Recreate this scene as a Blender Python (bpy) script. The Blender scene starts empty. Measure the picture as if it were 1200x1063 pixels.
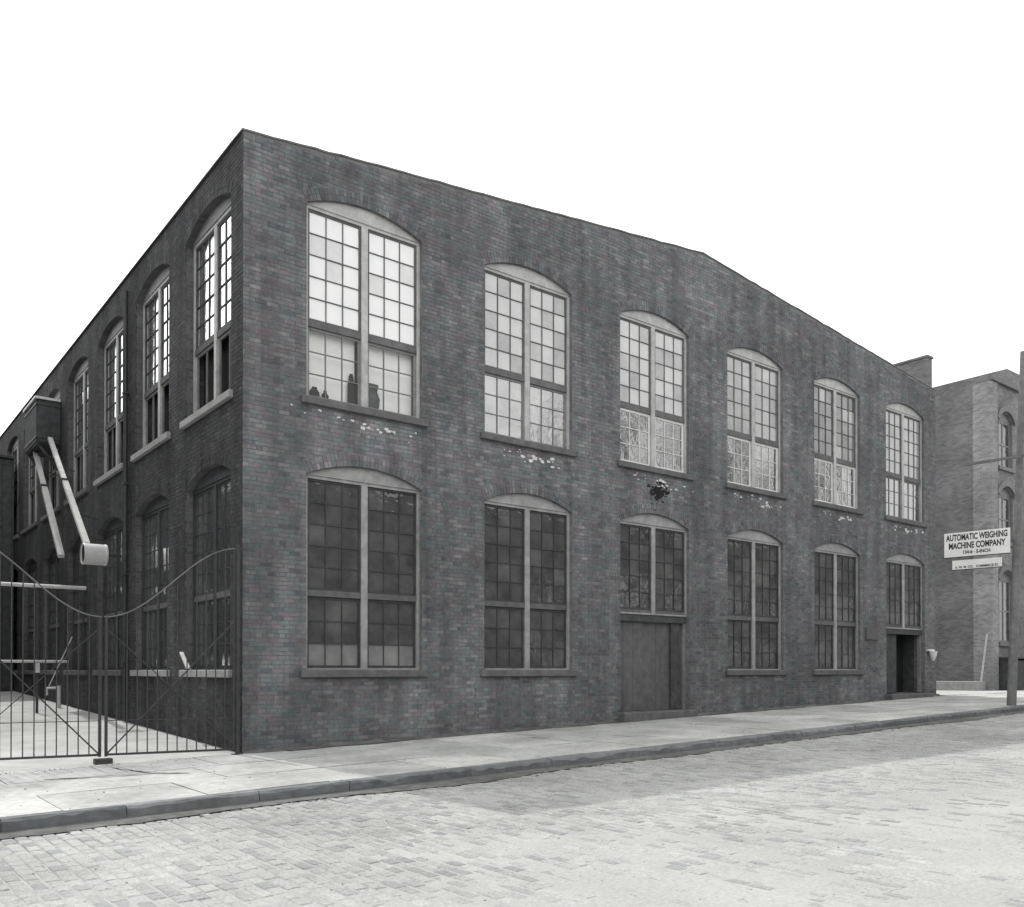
import bpy, math, random
import numpy as np
from mathutils import Vector, Matrix
random.seed(7)
RNG = np.random.default_rng(7)
S = bpy.context.scene
COL = S.collection

# ------------------------------------------------------------------ camera
cam = bpy.data.cameras.new('camera')
cam_ob = bpy.data.objects.new('camera', cam)
COL.objects.link(cam_ob)
cam_ob.location = (-5.66, -14.59, 1.40)
cam_ob.rotation_euler = (math.radians(90.4), 0, -math.atan2(.6178, .7864))
cam.sensor_fit = 'HORIZONTAL'
cam.sensor_width = 36
cam.lens = 36 * 1037 / 1200
cam.shift_y = (778.8 - 531.5) / 1200
cam.clip_start = .05
cam.clip_end = 2000
S.camera = cam_ob

# ------------------------------------------------------------------ sky, sun, exposure
SUN_EL = math.radians(56.3)
SUN_AZ = math.radians(2.0)          # from +Y towards -X
sun_dir = Vector((-math.sin(SUN_AZ) * math.cos(SUN_EL), math.cos(SUN_AZ) * math.cos(SUN_EL), math.sin(SUN_EL)))
W = bpy.data.worlds.new('World')
S.world = W
W.use_nodes = True
nt = W.node_tree
nt.nodes.clear()
out = nt.nodes.new('ShaderNodeOutputWorld')
bg = nt.nodes.new('ShaderNodeBackground')
sky = nt.nodes.new('ShaderNodeTexSky')
sky.sky_type = 'NISHITA'
sky.sun_disc = False
sky.sun_elevation = SUN_EL
sky.sun_rotation = -SUN_AZ
sky.air_density = 1.5
sky.dust_density = 4
bw = nt.nodes.new('ShaderNodeRGBToBW')
mx = nt.nodes.new('ShaderNodeMix')
mx.data_type = 'RGBA'
mx.inputs['Factor'].default_value = .75
mx.inputs['B'].default_value = (9.5, 9.6, 9.5, 1)     # even pale overcast veil
nt.links.new(sky.outputs[0], bw.inputs[0])
nt.links.new(bw.outputs[0], mx.inputs['A'])
nt.links.new(mx.outputs['Result'], bg.inputs['Color'])
bg.inputs['Strength'].default_value = .138
nt.links.new(bg.outputs[0], out.inputs[0])
sl = bpy.data.lights.new('sun', 'SUN')
sl.energy = 1.45
sl.angle = math.radians(.6)
sl.color = (1, .985, .96)
so = bpy.data.objects.new('sun', sl)
COL.objects.link(so)
so.rotation_euler = sun_dir.to_track_quat('Z', 'Y').to_euler()
S.view_settings.view_transform = 'Standard'
S.view_settings.look = 'None'
S.view_settings.gamma = 1
S.view_settings.use_curve_mapping = False
S.view_settings.exposure = .62

# ------------------------------------------------------------------ materials
def nodes_of(name):
    m = bpy.data.materials.new(name)
    m.use_nodes = True
    return m, m.node_tree, m.node_tree.nodes['Principled BSDF']

def noise(t, vec, scale, detail=6, rough=.6):
    n = t.nodes.new('ShaderNodeTexNoise')
    n.inputs['Scale'].default_value = scale
    n.inputs['Detail'].default_value = detail
    n.inputs['Roughness'].default_value = rough
    t.links.new(vec, n.inputs['Vector'])
    return n.outputs['Fac']

def ramp(t, fac, p0, c0, p1, c1):
    r = t.nodes.new('ShaderNodeValToRGB')
    r.color_ramp.elements[0].position = p0
    r.color_ramp.elements[1].position = p1
    r.color_ramp.elements[0].color = (*c0, 1)
    r.color_ramp.elements[1].color = (*c1, 1)
    t.links.new(fac, r.inputs[0])
    return r.outputs[0]

def mult(t, a, b, f=1.0):
    n = t.nodes.new('ShaderNodeMix')
    n.data_type = 'RGBA'
    n.blend_type = 'MULTIPLY'
    n.inputs['Factor'].default_value = f
    t.links.new(a, n.inputs['A'])
    t.links.new(b, n.inputs['B'])
    return n.outputs['Result']

def bump(t, bs, h, strength, dist):
    b = t.nodes.new('ShaderNodeBump')
    b.inputs['Strength'].default_value = strength
    b.inputs['Distance'].default_value = dist
    t.links.new(h, b.inputs['Height'])
    t.links.new(b.outputs[0], bs.inputs['Normal'])

def g3(v, tint=(1, 1, 1)):
    return tuple(v * k for k in tint)

def surf(name, lo, hi, scale=4, rough=.8, tint=(1, 1, 1), bscale=40, bstr=.4, bdist=.01, spec=.3, big=(.75, .35)):
    """mottled surface: two scales of noise in the colour, fine relief"""
    m, t, bs = nodes_of(name)
    tc = t.nodes.new('ShaderNodeTexCoord')
    geo = t.nodes.new('ShaderNodeNewGeometry')
    pos = geo.outputs['Position']
    c = ramp(t, noise(t, pos, scale), .3, g3(lo, tint), .7, g3(hi, tint))
    c2 = ramp(t, noise(t, pos, big[1], 3), .35, g3(big[0]), .65, (1, 1, 1))
    t.links.new(mult(t, c, c2), bs.inputs['Base Color'])
    bs.inputs['Roughness'].default_value = rough
    bs.inputs['Specular IOR Level'].default_value = spec
    if bstr:
        bump(t, bs, noise(t, pos, bscale, 4), bstr, bdist)
    return m

def tone_mat(name, lo, hi, scale, rough, big, fine_lo=.8, hue=None, bstr=.5, bdist=.006, streak=None):
    """each piece takes its own tone from the face attribute 'tone'; weathering in patches on top"""
    m, t, bs = nodes_of(name)
    geo = t.nodes.new('ShaderNodeNewGeometry')
    pos = geo.outputs['Position']
    at = t.nodes.new('ShaderNodeAttribute')
    at.attribute_name = 'tone'
    r = t.nodes.new('ShaderNodeValToRGB')
    e = r.color_ramp.elements
    cols = hue or [(lo, lo, lo), (hi, hi, hi)]
    e[0].position, e[1].position = 0, 1
    e[0].color, e[1].color = (*cols[0], 1), (*cols[-1], 1)
    for i, c in enumerate(cols[1:-1]):
        k = e.new((i + 1) / (len(cols) - 1))
        k.color = (*c, 1)
    t.links.new(at.outputs['Fac'], r.inputs[0])
    c = mult(t, r.outputs[0], ramp(t, noise(t, pos, scale, 5), .3, g3(fine_lo), .7, (1.12,) * 3))
    c = mult(t, c, ramp(t, noise(t, pos, big[1], 4, .55), .36, g3(big[0]), .64, (1.15,) * 3))
    if streak:
        # rain and soot streaks running down the wall, and larger patches of grime
        mp = t.nodes.new('ShaderNodeMapping')
        mp.inputs['Scale'].default_value = (2.6, 2.6, .22)
        t.links.new(pos, mp.inputs[0])
        c = mult(t, c, ramp(t, noise(t, mp.outputs[0], 1, 5, .6), .38, g3(streak), .6, (1.08,) * 3))
        c = mult(t, c, ramp(t, noise(t, pos, 1.7, 6, .7), .36, g3(.8), .6, (1.08,) * 3))
    t.links.new(c, bs.inputs['Base Color'])
    bs.inputs['Roughness'].default_value = rough
    bs.inputs['Specular IOR Level'].default_value = .25
    bump(t, bs, noise(t, pos, 90, 4), bstr, bdist)
    return m

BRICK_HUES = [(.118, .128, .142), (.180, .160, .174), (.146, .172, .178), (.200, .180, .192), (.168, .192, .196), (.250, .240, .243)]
M = {}
M['brick'] = tone_mat('brick', 0, 0, 14, .85, (.74, .45), .78, BRICK_HUES, streak=.72)
M['brick_side'] = tone_mat('shaded_brick', 0, 0, 14, .85, (.6, .4), .75, [tuple(v * .42 for v in c) for c in BRICK_HUES], streak=.6)  # front brick tones darkened: the side wall's shade is put into the colour
M['mortar_side'] = surf('shaded_mortar', .06, .11, 20, .95, (1, .99, .98), 120, .5, .004, big=(.7, .5))  # mortar darkened to match, side wall shade in its colour
M['mortar'] = surf('mortar', .15, .22, 20, .95, (1, .99, .98), 120, .5, .004, big=(.7, .5))
M['flag'] = tone_mat('flagstone', .34, .52, 9, .85, (.76, .7), .8, [(.38, .385, .38), (.435, .435, .425), (.49, .49, .475)], .6, .005)
M['sett'] = tone_mat('granite_sett', .2, .4, 42, .85, (.82, .35), .66, [(.28, .285, .29), (.36, .36, .35), (.41, .41, .40), (.37, .375, .37)], .9, .006)
M['kerb'] = tone_mat('kerbstone', .2, .3, 9, .8, (.8, .8), .75, [(.17, .178, .185), (.23, .235, .24)], .8, .01)
M['joint'] = surf('joint_dust', .33, .45, 30, .95, (1, 1, .98), 70, .9, .008, big=(.84, .5))
M['dirt'] = surf('packed_yard', .38, .55, 1.4, .95, (1, 1, .98), 30, .5, .01, big=(.85, .25))
M['gutter'] = surf('gutter_dirt', .08, .18, 5, .9, (1, 1, .98), 60, .6, .008, big=(.7, .8))
M['ground'] = surf('bare_ground', .26, .38, .5, .95, (1, 1, .98), 8, .5, .02)
M['stone_sill'] = surf('sill_stone', .10, .17, 6, .8, (1, .98, 1))
M['pale_stone'] = surf('pale_stone', .30, .42, 6, .8)
M['paint_pale'] = surf('pale_paint', .36, .52, 7, .55, (1, 1, .99), 60, .25, .002, .4, (.8, 1.1))
M['paint_soft'] = surf('weathered_pale_paint', .26, .40, 7, .6, (1, 1, 1), 60, .3, .002, .4, (.75, 1.1))
M['paint_mid'] = surf('grey_paint', .17, .27, 7, .6, (1, 1, 1), 60, .25, .002, .4, (.8, 1.1))
M['paint_white'] = surf('white_paint', .62, .78, 7, .5, (1, 1, .99), 60, .2, .002, .4, (.9, 1.1))
M['paint_bars'] = surf('glazing_bar_paint', .08, .13, 7, .6, (1, 1, 1.02), 60, .3, .002, .4)
M['paint_dark'] = surf('dark_paint', .035, .07, 7, .6, (.95, 1, 1.06), 60, .3, .003, .4)
M['wood_dark'] = surf('dark_boards', .045, .1, 5, .8, (.97, 1, 1.04), 50, .5, .004)
M['wood_door'] = surf('door_boards', .09, .15, 5, .75, (1, .98, 1), 50, .5, .004)
M['wood_pale'] = surf('pale_timber', .45, .62, 6, .8, (1, 1, .98), 50, .5, .004)
M['iron'] = surf('wrought_iron', .03, .06, 12, .55, (1, 1, 1.05), 80, .3, .002, .5)
M['zinc'] = surf('zinc_sheet', .55, .7, 9, .45, (1, 1, 1), 60, .15, .002, .5)
M['roof'] = surf('tar_roof', .06, .1, 2, .9)
M['coping'] = surf('sunlit_gate_iron', .13, .2, 5, .6)
M['dark_inside'] = surf('unlit_room', .015, .03, 3, .95)
M['soot'] = surf('soot', .01, .02, 9, .95)
M['lime'] = surf('lime_flake', .6, .8, 9, .9)
M['sign'] = surf('sign_enamel', .74, .84, 2, .5, (1, 1, .98), 30, .1, .001, .4, (.95, 1))
M['letter'] = surf('sign_letter_paint', .015, .03, 9, .5, (1, 1, 1), 30, .1, .001)
M['shade'] = surf('roller_blind', .82, .88, 3, .9, (1, 1, .98), 30, .2, .002, .2, (.9, 1))
M['stucco'] = surf('worn_stucco', .2, .3, 3, .9, (1, 1, .98), 40, .5, .01, big=(.8, .5))
M['pole_wood'] = surf('weathered_pole', .14, .24, 6, .85, (1, 1, 1), 50, .5, .004)
M['bark'] = surf('bark', .05, .1, 8, .95)
M['leaf'] = surf('leaf', .05, .11, 3, .6, (.9, 1.05, .85))

def brick_wall_mat(name, k=1.0):
    """brickwork too far off to tell the bricks apart"""
    m, t, bs = nodes_of(name)
    geo = t.nodes.new('ShaderNodeNewGeometry')
    sep = t.nodes.new('ShaderNodeSeparateXYZ')
    t.links.new(geo.outputs['Position'], sep.inputs[0])
    add = t.nodes.new('ShaderNodeMath')
    add.operation = 'ADD'
    t.links.new(sep.outputs[0], add.inputs[0])
    t.links.new(sep.outputs[1], add.inputs[1])
    cmb = t.nodes.new('ShaderNodeCombineXYZ')
    t.links.new(add.outputs[0], cmb.inputs[0])
    t.links.new(sep.outputs[2], cmb.inputs[1])
    b = t.nodes.new('ShaderNodeTexBrick')
    b.inputs['Scale'].default_value = 1
    b.inputs['Brick Width'].default_value = .21
    b.inputs['Row Height'].default_value = .075
    b.inputs['Mortar Size'].default_value = .006
    b.inputs['Color1'].default_value = (.13 * k, .125 * k, .13 * k, 1)
    b.inputs['Color2'].default_value = (.2 * k, .2 * k, .205 * k, 1)
    b.inputs['Mortar'].default_value = (.2 * k, .2 * k, .2 * k, 1)
    t.links.new(cmb.outputs[0], b.inputs['Vector'])
    c = mult(t, b.outputs['Color'], ramp(t, noise(t, geo.outputs['Position'], .6, 4), .35, g3(.75), .65, (1.15,) * 3))
    t.links.new(c, bs.inputs['Base Color'])
    bs.inputs['Roughness'].default_value = .9
    bs.inputs['Specular IOR Level'].default_value = .2
    return m
M['brick_flat'] = brick_wall_mat('plain_brickwork')
M['brick_dim'] = brick_wall_mat('shaded_brickwork', .62)  # side wall reveals, with their shade put into the brick colour
M['brick_pale'] = brick_wall_mat('faded_brickwork', 1.55)
M['brick_far'] = brick_wall_mat('weathered_brickwork', 1.15)

def glass_mat(name, back, ior=1.7, rough=.04, streak=.6, wobble=.25):
    """window glass with what is right behind it (dust, whitewash or an unlit room)"""
    m, t, bs = nodes_of(name)
    geo = t.nodes.new('ShaderNodeNewGeometry')
    pos = geo.outputs['Position']
    c = ramp(t, noise(t, pos, 2.2, 5), .3, g3(back * streak, (1, 1, 1.01)), .7, g3(back, (1, 1, .99)))
    d = t.nodes.new('ShaderNodeBsdfDiffuse')
    t.links.new(c, d.inputs[0])
    gl = t.nodes.new('ShaderNodeBsdfGlossy')
    gl.inputs['Roughness'].default_value = rough
    gl.inputs['Color'].default_value = (1, 1, 1, 1)
    fr = t.nodes.new('ShaderNodeFresnel')
    fr.inputs['IOR'].default_value = ior
    mixs = t.nodes.new('ShaderNodeMixShader')
    bp = t.nodes.new('ShaderNodeBump')
    bp.inputs['Strength'].default_value = wobble
    bp.inputs['Distance'].default_value = .01
    t.links.new(noise(t, pos, 5, 2), bp.inputs['Height'])
    t.links.new(bp.outputs[0], gl.inputs['Normal'])
    t.links.new(fr.outputs[0], mixs.inputs[0])
    t.links.new(d.outputs[0], mixs.inputs[1])
    t.links.new(gl.outputs[0], mixs.inputs[2])
    t.links.new(mixs.outputs[0], t.nodes['Material Output'].inputs[0])
    t.nodes.remove(bs)
    return m
M['g_white'] = glass_mat('whitewashed_glass', .8, 1.9, .08, .9)
M['g_white2'] = glass_mat('whitewashed_glass_dusty', .55, 1.8, .08, .8)
M['g_mid'] = glass_mat('whitewashed_glass_thin', .38, 1.8, .06, .7)
M['g_grey'] = glass_mat('grimy_glass', .22, 1.7, .08, .6)
M['g_white_b'] = glass_mat('whitewashed_glass_thinner', .66, 1.9, .1, .8)
M['g_white2_b'] = glass_mat('whitewashed_glass_streaked', .46, 1.8, .1, .6)
M['g_mid_b'] = glass_mat('whitewashed_glass_worn', .3, 1.8, .08, .55)
M['g_grey_b'] = glass_mat('grimy_glass_old', .16, 1.7, .1, .5)
M['g_mirror'] = glass_mat('bright_reflecting_glass', .10, 3.2, .015, .4, .5)
M['g_mirror2'] = glass_mat('rippled_reflecting_glass', .30, 3.0, .03, .3, .8)
M['g_dark'] = glass_mat('glass_over_dark_room', .10, 1.7, .05, .35, .5)
M['g_dark_b'] = glass_mat('clouded_glass_over_dark_room', .125, 1.7, .09, .4, .5)
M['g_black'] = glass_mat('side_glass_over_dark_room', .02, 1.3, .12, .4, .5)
M['g_dark2'] = glass_mat('dusty_glass_over_dark_room', .08, 1.5, .06, .4)
M['g_dust'] = glass_mat('glass_with_papered_pane', .26, 1.5, .1, .55)

def clear_mat():
    m, t, bs = nodes_of('clear_glass')
    tr = t.nodes.new('ShaderNodeBsdfTransparent')
    gl = t.nodes.new('ShaderNodeBsdfGlossy')
    gl.inputs['Roughness'].default_value = .02
    lw = t.nodes.new('ShaderNodeLayerWeight')
    pw = t.nodes.new('ShaderNodeMath')
    pw.operation = 'POWER'
    pw.inputs[1].default_value = 4
    ma = t.nodes.new('ShaderNodeMath')
    ma.operation = 'MULTIPLY_ADD'
    ma.inputs[1].default_value = .8
    ma.inputs[2].default_value = .04
    t.links.new(lw.outputs['Facing'], pw.inputs[0])
    t.links.new(pw.outputs[0], ma.inputs[0])
    fr = ma
    mixs = t.nodes.new('ShaderNodeMixShader')
    t.links.new(fr.outputs[0], mixs.inputs[0])
    t.links.new(tr.outputs[0], mixs.inputs[1])
    t.links.new(gl.outputs[0], mixs.inputs[2])
    t.links.new(mixs.outputs[0], t.nodes['Material Output'].inputs[0])
    t.nodes.remove(bs)
    return m
M['g_clear'] = clear_mat()

# ------------------------------------------------------------------ object helpers
def props(o, label=None, category=None, group=None, kind=None):
    if label: o['label'] = label
    if category: o['category'] = category
    if group: o['group'] = group
    if kind: o['kind'] = kind
    return o

def link(name, me, parent=None, mat=None):
    if mat is not None and not me.materials:
        me.materials.append(M[mat])
    o = bpy.data.objects.new(name, me)
    COL.objects.link(o)
    if parent is not None:
        o.parent = parent
    return o

def empty(name, label, cat, loc=(0, 0, 0), group=None):
    o = bpy.data.objects.new(name, None)
    COL.objects.link(o)
    o.location = loc
    o.empty_display_size = .3
    return props(o, label, cat, group)

class MB:
    """collects vertices and faces in world coordinates"""
    def __init__(self):
        self.v, self.f = [], []
    def add(self, vs, fs):
        n = len(self.v)
        self.v += [tuple(p) for p in vs]
        self.f += [tuple(i + n for i in q) for q in fs]
        return self
    def box(self, x0, x1, y0, y1, z0, z1):
        vs = [(x, y, z) for z in (z0, z1) for y in (y0, y1) for x in (x0, x1)]
        return self.add(vs, BOXF)
    def bar(self, a, b, w, h=None, up=(0, 0, 1)):
        """rectangular bar from a to b"""
        a, b = Vector(a), Vector(b)
        h = h or w
        d = (b - a).normalized()
        up = Vector(up)
        if abs(d.dot(up)) > .95: up = Vector((0, 1, 0))
        s = d.cross(up).normalized() * w / 2
        u = s.cross(d).normalized() * h / 2
        vs = []
        for p in (a, b):
            vs += [p - s - u, p + s - u, p - s + u, p + s + u]
        return self.add(vs, [(0, 2, 3, 1), (4, 5, 7, 6), (0, 1, 5, 4), (2, 6, 7, 3), (0, 4, 6, 2), (1, 3, 7, 5)])
    def tube(self, pts, r, n=8, r2=None, cap=True):
        pts = [Vector(p) for p in pts]
        rings = []
        for i, p in enumerate(pts):
            d = (pts[min(i + 1, len(pts) - 1)] - pts[max(i - 1, 0)]).normalized()
            up = Vector((0, 0, 1)) if abs(d.z) < .95 else Vector((0, 1, 0))
            s = d.cross(up).normalized()
            u = s.cross(d)
            k = r if r2 is None else r + (r2 - r) * i / (len(pts) - 1)
            if isinstance(r, (list, tuple)): k = r[i]
            rings.append([p + (s * math.cos(2 * math.pi * j / n) + u * math.sin(2 * math.pi * j / n)) * k for j in range(n)])
        vs = [q for rg in rings for q in rg]
        fs = [(i * n + j, i * n + (j + 1) % n, (i + 1) * n + (j + 1) % n, (i + 1) * n + j) for i in range(len(pts) - 1) for j in range(n)]
        if cap:
            fs += [tuple(range(n))[::-1], tuple((len(pts) - 1) * n + j for j in range(n))]
        return self.add(vs, fs)
    def mesh(self, name):
        me = bpy.data.meshes.new(name)
        me.from_pydata(self.v, [], self.f)
        me.update()
        return me
    def build(self, name, mat, parent=None):
        return link(name, self.mesh(name), parent, mat)
BOXF = [(0, 2, 3, 1), (4, 5, 7, 6), (0, 1, 5, 4), (2, 6, 7, 3), (0, 4, 6, 2), (1, 3, 7, 5)]

def bevel(o, w=.01, seg=1):
    b = o.modifiers.new('bevel', 'BEVEL')
    b.width = w
    b.segments = seg
    return o

class Plane:
    """a wall plane: u along it, z up, d outward"""
    def __init__(self, o, u, n):
        self.o, self.u, self.n = Vector(o), Vector(u), Vector(n)
    def __call__(self, u, z, d=0):
        p = self.o + self.u * u + self.n * d
        return (p.x, p.y, p.z + z)
FRONT = Plane((0, 0, 0), (1, 0, 0), (0, -1, 0))
LEFT = Plane((0, 0, 0), (0, 1, 0), (-1, 0, 0))

def pbox(mb, P, u0, u1, z0, z1, d0, d1):
    vs = [P(u, z, d) for z in (z0, z1) for d in (d0, d1) for u in (u0, u1)]
    mb.add(vs, BOXF)
    return mb

def lattice(P, us, zs, solid, d0, d1, name, mat, parent):
    """one connected slab with cells left open: solid(i,j) says which cells are filled"""
    nu, nz = len(us), len(zs)
    mb = MB()
    vs = [P(u, z, d) for d in (d0, d1) for z in zs for u in us]
    idx = lambda i, j, k: k * nu * nz + j * nu + i
    fs = []
    S_ = lambda i, j: 0 <= i < nu - 1 and 0 <= j < nz - 1 and solid(i, j)
    for j in range(nz - 1):
        for i in range(nu - 1):
            if not S_(i, j): continue
            for k in (0, 1):
                fs.append((idx(i, j, k), idx(i + 1, j, k), idx(i + 1, j + 1, k), idx(i, j + 1, k)))
            for (di, dj, a, b) in ((-1, 0, (i, j), (i, j + 1)), (1, 0, (i + 1, j), (i + 1, j + 1)), (0, -1, (i, j), (i + 1, j)), (0, 1, (i, j + 1), (i + 1, j + 1))):
                if not S_(i + di, j + dj):
                    fs.append((idx(*a, 0), idx(*b, 0), idx(*b, 1), idx(*a, 1)))
    mb.add(vs, fs)
    return mb.build(name, mat, parent)

# ------------------------------------------------------------------ terrain heights
G = .0233
def gz(x):
    return G * min(x, 24.5)
KERB_Y = -4.42
KH = .145

# ------------------------------------------------------------------ ground, pavement, street
def sheet(name, pts, mat, parent=None):
    mb = MB()
    mb.add(pts, [tuple(range(len(pts)))])
    return mb.build(name, mat, parent)

gmb = MB()
gmb.add([(-600, -600, -1.2), (600, -600, -1.2), (600, 800, -1.2), (-600, 800, -1.2)], [(0, 1, 2, 3)])
props(gmb.build('ground', 'ground'), kind='structure')

# street bed: dust that fills the joints and lies over the setts in patches
sxs = np.concatenate([np.array([-60, -30, -14.]), np.arange(-10, 36, .14), np.array([40, 60, 140.])])
sys_ = np.concatenate([np.array([-40, -28, -18.]), np.arange(-13.6, KERB_Y - .1, .14), [KERB_Y - .12]])
def smooth_noise(nx, ny, cells, seed):
    r = np.random.default_rng(seed)
    g = r.uniform(-1, 1, (cells[0] + 3, cells[1] + 3))
    X = np.linspace(0, cells[0], nx)[:, None] + np.zeros((1, ny)); Y = np.linspace(0, cells[1], ny)[None] + np.zeros((nx, 1))
    i, j = X.astype(int), Y.astype(int)
    fx, fy = X - i, Y - j
    fx, fy = fx * fx * (3 - 2 * fx), fy * fy * (3 - 2 * fy)
    return (g[i, j] * (1 - fx) + g[i + 1, j] * fx) * (1 - fy) + (g[i, j + 1] * (1 - fx) + g[i + 1, j + 1] * fx) * fy
nx, ny = len(sxs), len(sys_)
hz = smooth_noise(nx, ny, (30, 8), 3) * .5 + smooth_noise(nx, ny, (80, 22), 4) * .3 + smooth_noise(nx, ny, (200, 50), 5) * .2
bias = np.clip((KERB_Y - 2.6 - sys_) / 3.0, -1, 1)[None, :]
hz = -.0065 + .0075 * hz + .0075 * bias
ZZ = G * np.minimum(sxs, 24.5)[:, None] - KH + hz
vs = [(float(sxs[a]), float(sys_[b]), float(ZZ[a, b])) for a in range(nx) for b in range(ny)]
fs = [(a * ny + b, (a + 1) * ny + b, (a + 1) * ny + b + 1, a * ny + b + 1) for a in range(nx - 1) for b in range(ny - 1)]
st = MB()
st.add(vs, fs)
street = props(st.build('street', 'joint'), kind='structure')
for p_ in street.data.polygons: p_.use_smooth = True

def tone_mesh(name, boxes_v, tones, mat, faces=None, nv=8):
    """boxes_v: (n,8,3) array; 5 visible faces each; per-face tone"""
    n = len(boxes_v)
    F = np.array(faces if faces is not None else BOXF)
    v = boxes_v.reshape(-1, 3).astype(np.float32)
    f = (F[None] + (np.arange(n) * nv)[:, None, None]).reshape(-1, 4).astype(np.int32)
    me = bpy.data.meshes.new(name)
    me.vertices.add(len(v))
    me.vertices.foreach_set('co', v.ravel())
    me.loops.add(f.size)
    me.loops.foreach_set('vertex_index', f.ravel())
    me.polygons.add(len(f))
    me.polygons.foreach_set('loop_start', np.arange(len(f), dtype=np.int32) * 4)
    me.polygons.foreach_set('use_smooth', np.zeros(len(f), dtype=bool))
    me.update(calc_edges=True)
    me.shade_flat()
    at = me.attributes.new('tone', 'FLOAT', 'FACE')
    at.data.foreach_set('value', np.repeat(tones, len(F)).astype(np.float32))
    me.materials.append(M[mat])
    return me

SETT_F = [(0, 1, 5, 4), (2, 6, 7, 3), (0, 4, 6, 2), (1, 3, 7, 5), (4, 5, 9, 8), (6, 10, 11, 7), (4, 8, 10, 6), (5, 7, 11, 9), (8, 9, 11, 10)]
def sett_mesh(tone):
    vs = []
    for z, k in ((-.045, 1), (-.009, 1), (.0, .80)):
        for y in (-RL / 2, RL / 2):
            for x in (-RW / 2, RW / 2):
                kk = k if k == 1 else 1
                ins = 0 if k == 1 else .012
                vs.append((x - math.copysign(ins, x) + random.uniform(-.003, .003), y - math.copysign(ins, y) + random.uniform(-.004, .004), z + random.uniform(-.0015, .0015)))
    me = bpy.data.meshes.new('sett')
    me.from_pydata(vs, [], SETT_F)
    at = me.attributes.new('tone', 'FLOAT', 'FACE')
    at.data.foreach_set('value', [tone] * len(SETT_F))
    me.materials.append(M['sett'])
    return me

def piece_mesh(name, dims, tone, mat, jit=.003, bev=.0, top=None):
    """single piece with its own tone, base centre at the origin"""
    w, l, h = dims
    vs = []
    for z in (-h, 0):
        for y in (-l / 2, l / 2):
            for x in (-w / 2, w / 2):
                k = (1 - bev) if z == 0 else 1
                vs.append((x * k + random.uniform(-jit, jit), y * k + random.uniform(-jit, jit), z + (random.uniform(-jit, jit) if z == 0 else 0)))
    me = bpy.data.meshes.new(name)
    me.from_pydata(vs, [], BOXF)
    at = me.attributes.new('tone', 'FLOAT', 'FACE')
    at.data.foreach_set('value', [tone] * 6)
    me.materials.append(M[mat])
    return me

# --- granite setts, rows across the street
cx, cy = cam_ob.location.x, cam_ob.location.y
def cam_px(x, y, z):
    X, Y = x - cx, y - cy
    Xc = X * .7864 - Y * .6178
    Zc = X * .6178 + Y * .7864
    if Zc < .5: return None
    return 600 + 1037 * Xc / Zc, 786 - 1037 * (z - 1.4) / Zc, Zc
cand = []
RW, RL = .112, .21
x = -9.0
row = 0
while x < 36:
    y = KERB_Y - .20 - (row % 2) * RL * .5 - random.uniform(0, .02)
    if row % 2:
        cand.append((x, y + RL * .5 + .002, RL * .48))
    while y > -13.2:
        l = RL * random.uniform(.86, 1.05)
        p = cam_px(x, y - l / 2, gz(x) - KH)
        if p and -60 < p[0] < 1260 and p[1] < 1110:
            cand.append((x, y - l / 2, l))
        y -= l + .006
    x += RW + random.uniform(.004, .012)
    row += 1
cand.sort(key=lambda c: (c[0] - cx) ** 2 + (c[1] - cy) ** 2)
near, far = cand[:300], cand[300:]
sett_meshes = [sett_mesh(random.random()) for _ in range(30)]
for (x, y, l) in near:
    o = link('sett', random.choice(sett_meshes), street)
    o.location = (x, y, gz(x) - KH + random.uniform(-.004, .004))
    o.scale = (1, l / RL, 1)
    o.rotation_euler = (random.uniform(-.02, .02), random.uniform(-.02, .02), random.uniform(-.02, .02))
fa = np.array(far)
n = len(fa)
bx = np.zeros((n, 12, 3))
k = 0
zc = G * np.minimum(fa[:, 0], 24.5) - KH + RNG.uniform(-.005, .005, n)
for dz, ins in ((-.045, 0), (-.009, 0), (0, .013)):
    for iy in (-1, 1):
        for ix in (-1, 1):
            bx[:, k, 0] = fa[:, 0] + ix * (RW / 2 - ins) + RNG.uniform(-.003, .003, n)
            bx[:, k, 1] = fa[:, 1] + iy * (fa[:, 2] / 2 - ins) + RNG.uniform(-.004, .004, n)
            bx[:, k, 2] = zc + dz + RNG.uniform(-.0015, .0015, n)
            k += 1
props(link('setts', tone_mesh('setts', bx, RNG.random(n), 'sett', SETT_F, 12), street), kind='stuff')

# --- pavement: bed, flagstones, kerbstones
pv = MB()
vs = []
pxs = [-40, -12, 0, 24.5, 45]
for x in pxs:
    z = gz(x) - .03
    vs += [(x, KERB_Y + .16, z), (x, .5, z)]
pv.add(vs, [(2 * i, 2 * i + 2, 2 * i + 3, 2 * i + 1) for i in range(len(pxs) - 1)])
pavement = props(pv.build('pavement', 'joint'), kind='structure')
rows_y = [(-.02, -1.42), (-1.43, -2.83), (-2.84, -4.25)]
flag_meshes = {}
for r, (ya, yb) in enumerate(rows_y):
    x = -14 + r * .55
    while x < 40:
        w = random.choice((1.3, 1.55, 1.8))
        key = (w, r, random.randrange(5))
        if key not in flag_meshes:
            flag_meshes[key] = piece_mesh('paving_slab', (w - .012, ya - yb, .06), random.random(), 'flag', .004)
        o = link('paving_slab', flag_meshes[key], pavement)
        xm = x + w / 2
        o.location = (xm, (ya + yb) / 2, gz(xm) + random.uniform(-.005, .005))
        o.rotation_euler = (random.uniform(-.002, .002), (-math.atan(G) if xm < 24.5 else 0) + random.uniform(-.002, .002), 0)
        x += w
x = -16
kerb_meshes = {}
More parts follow.
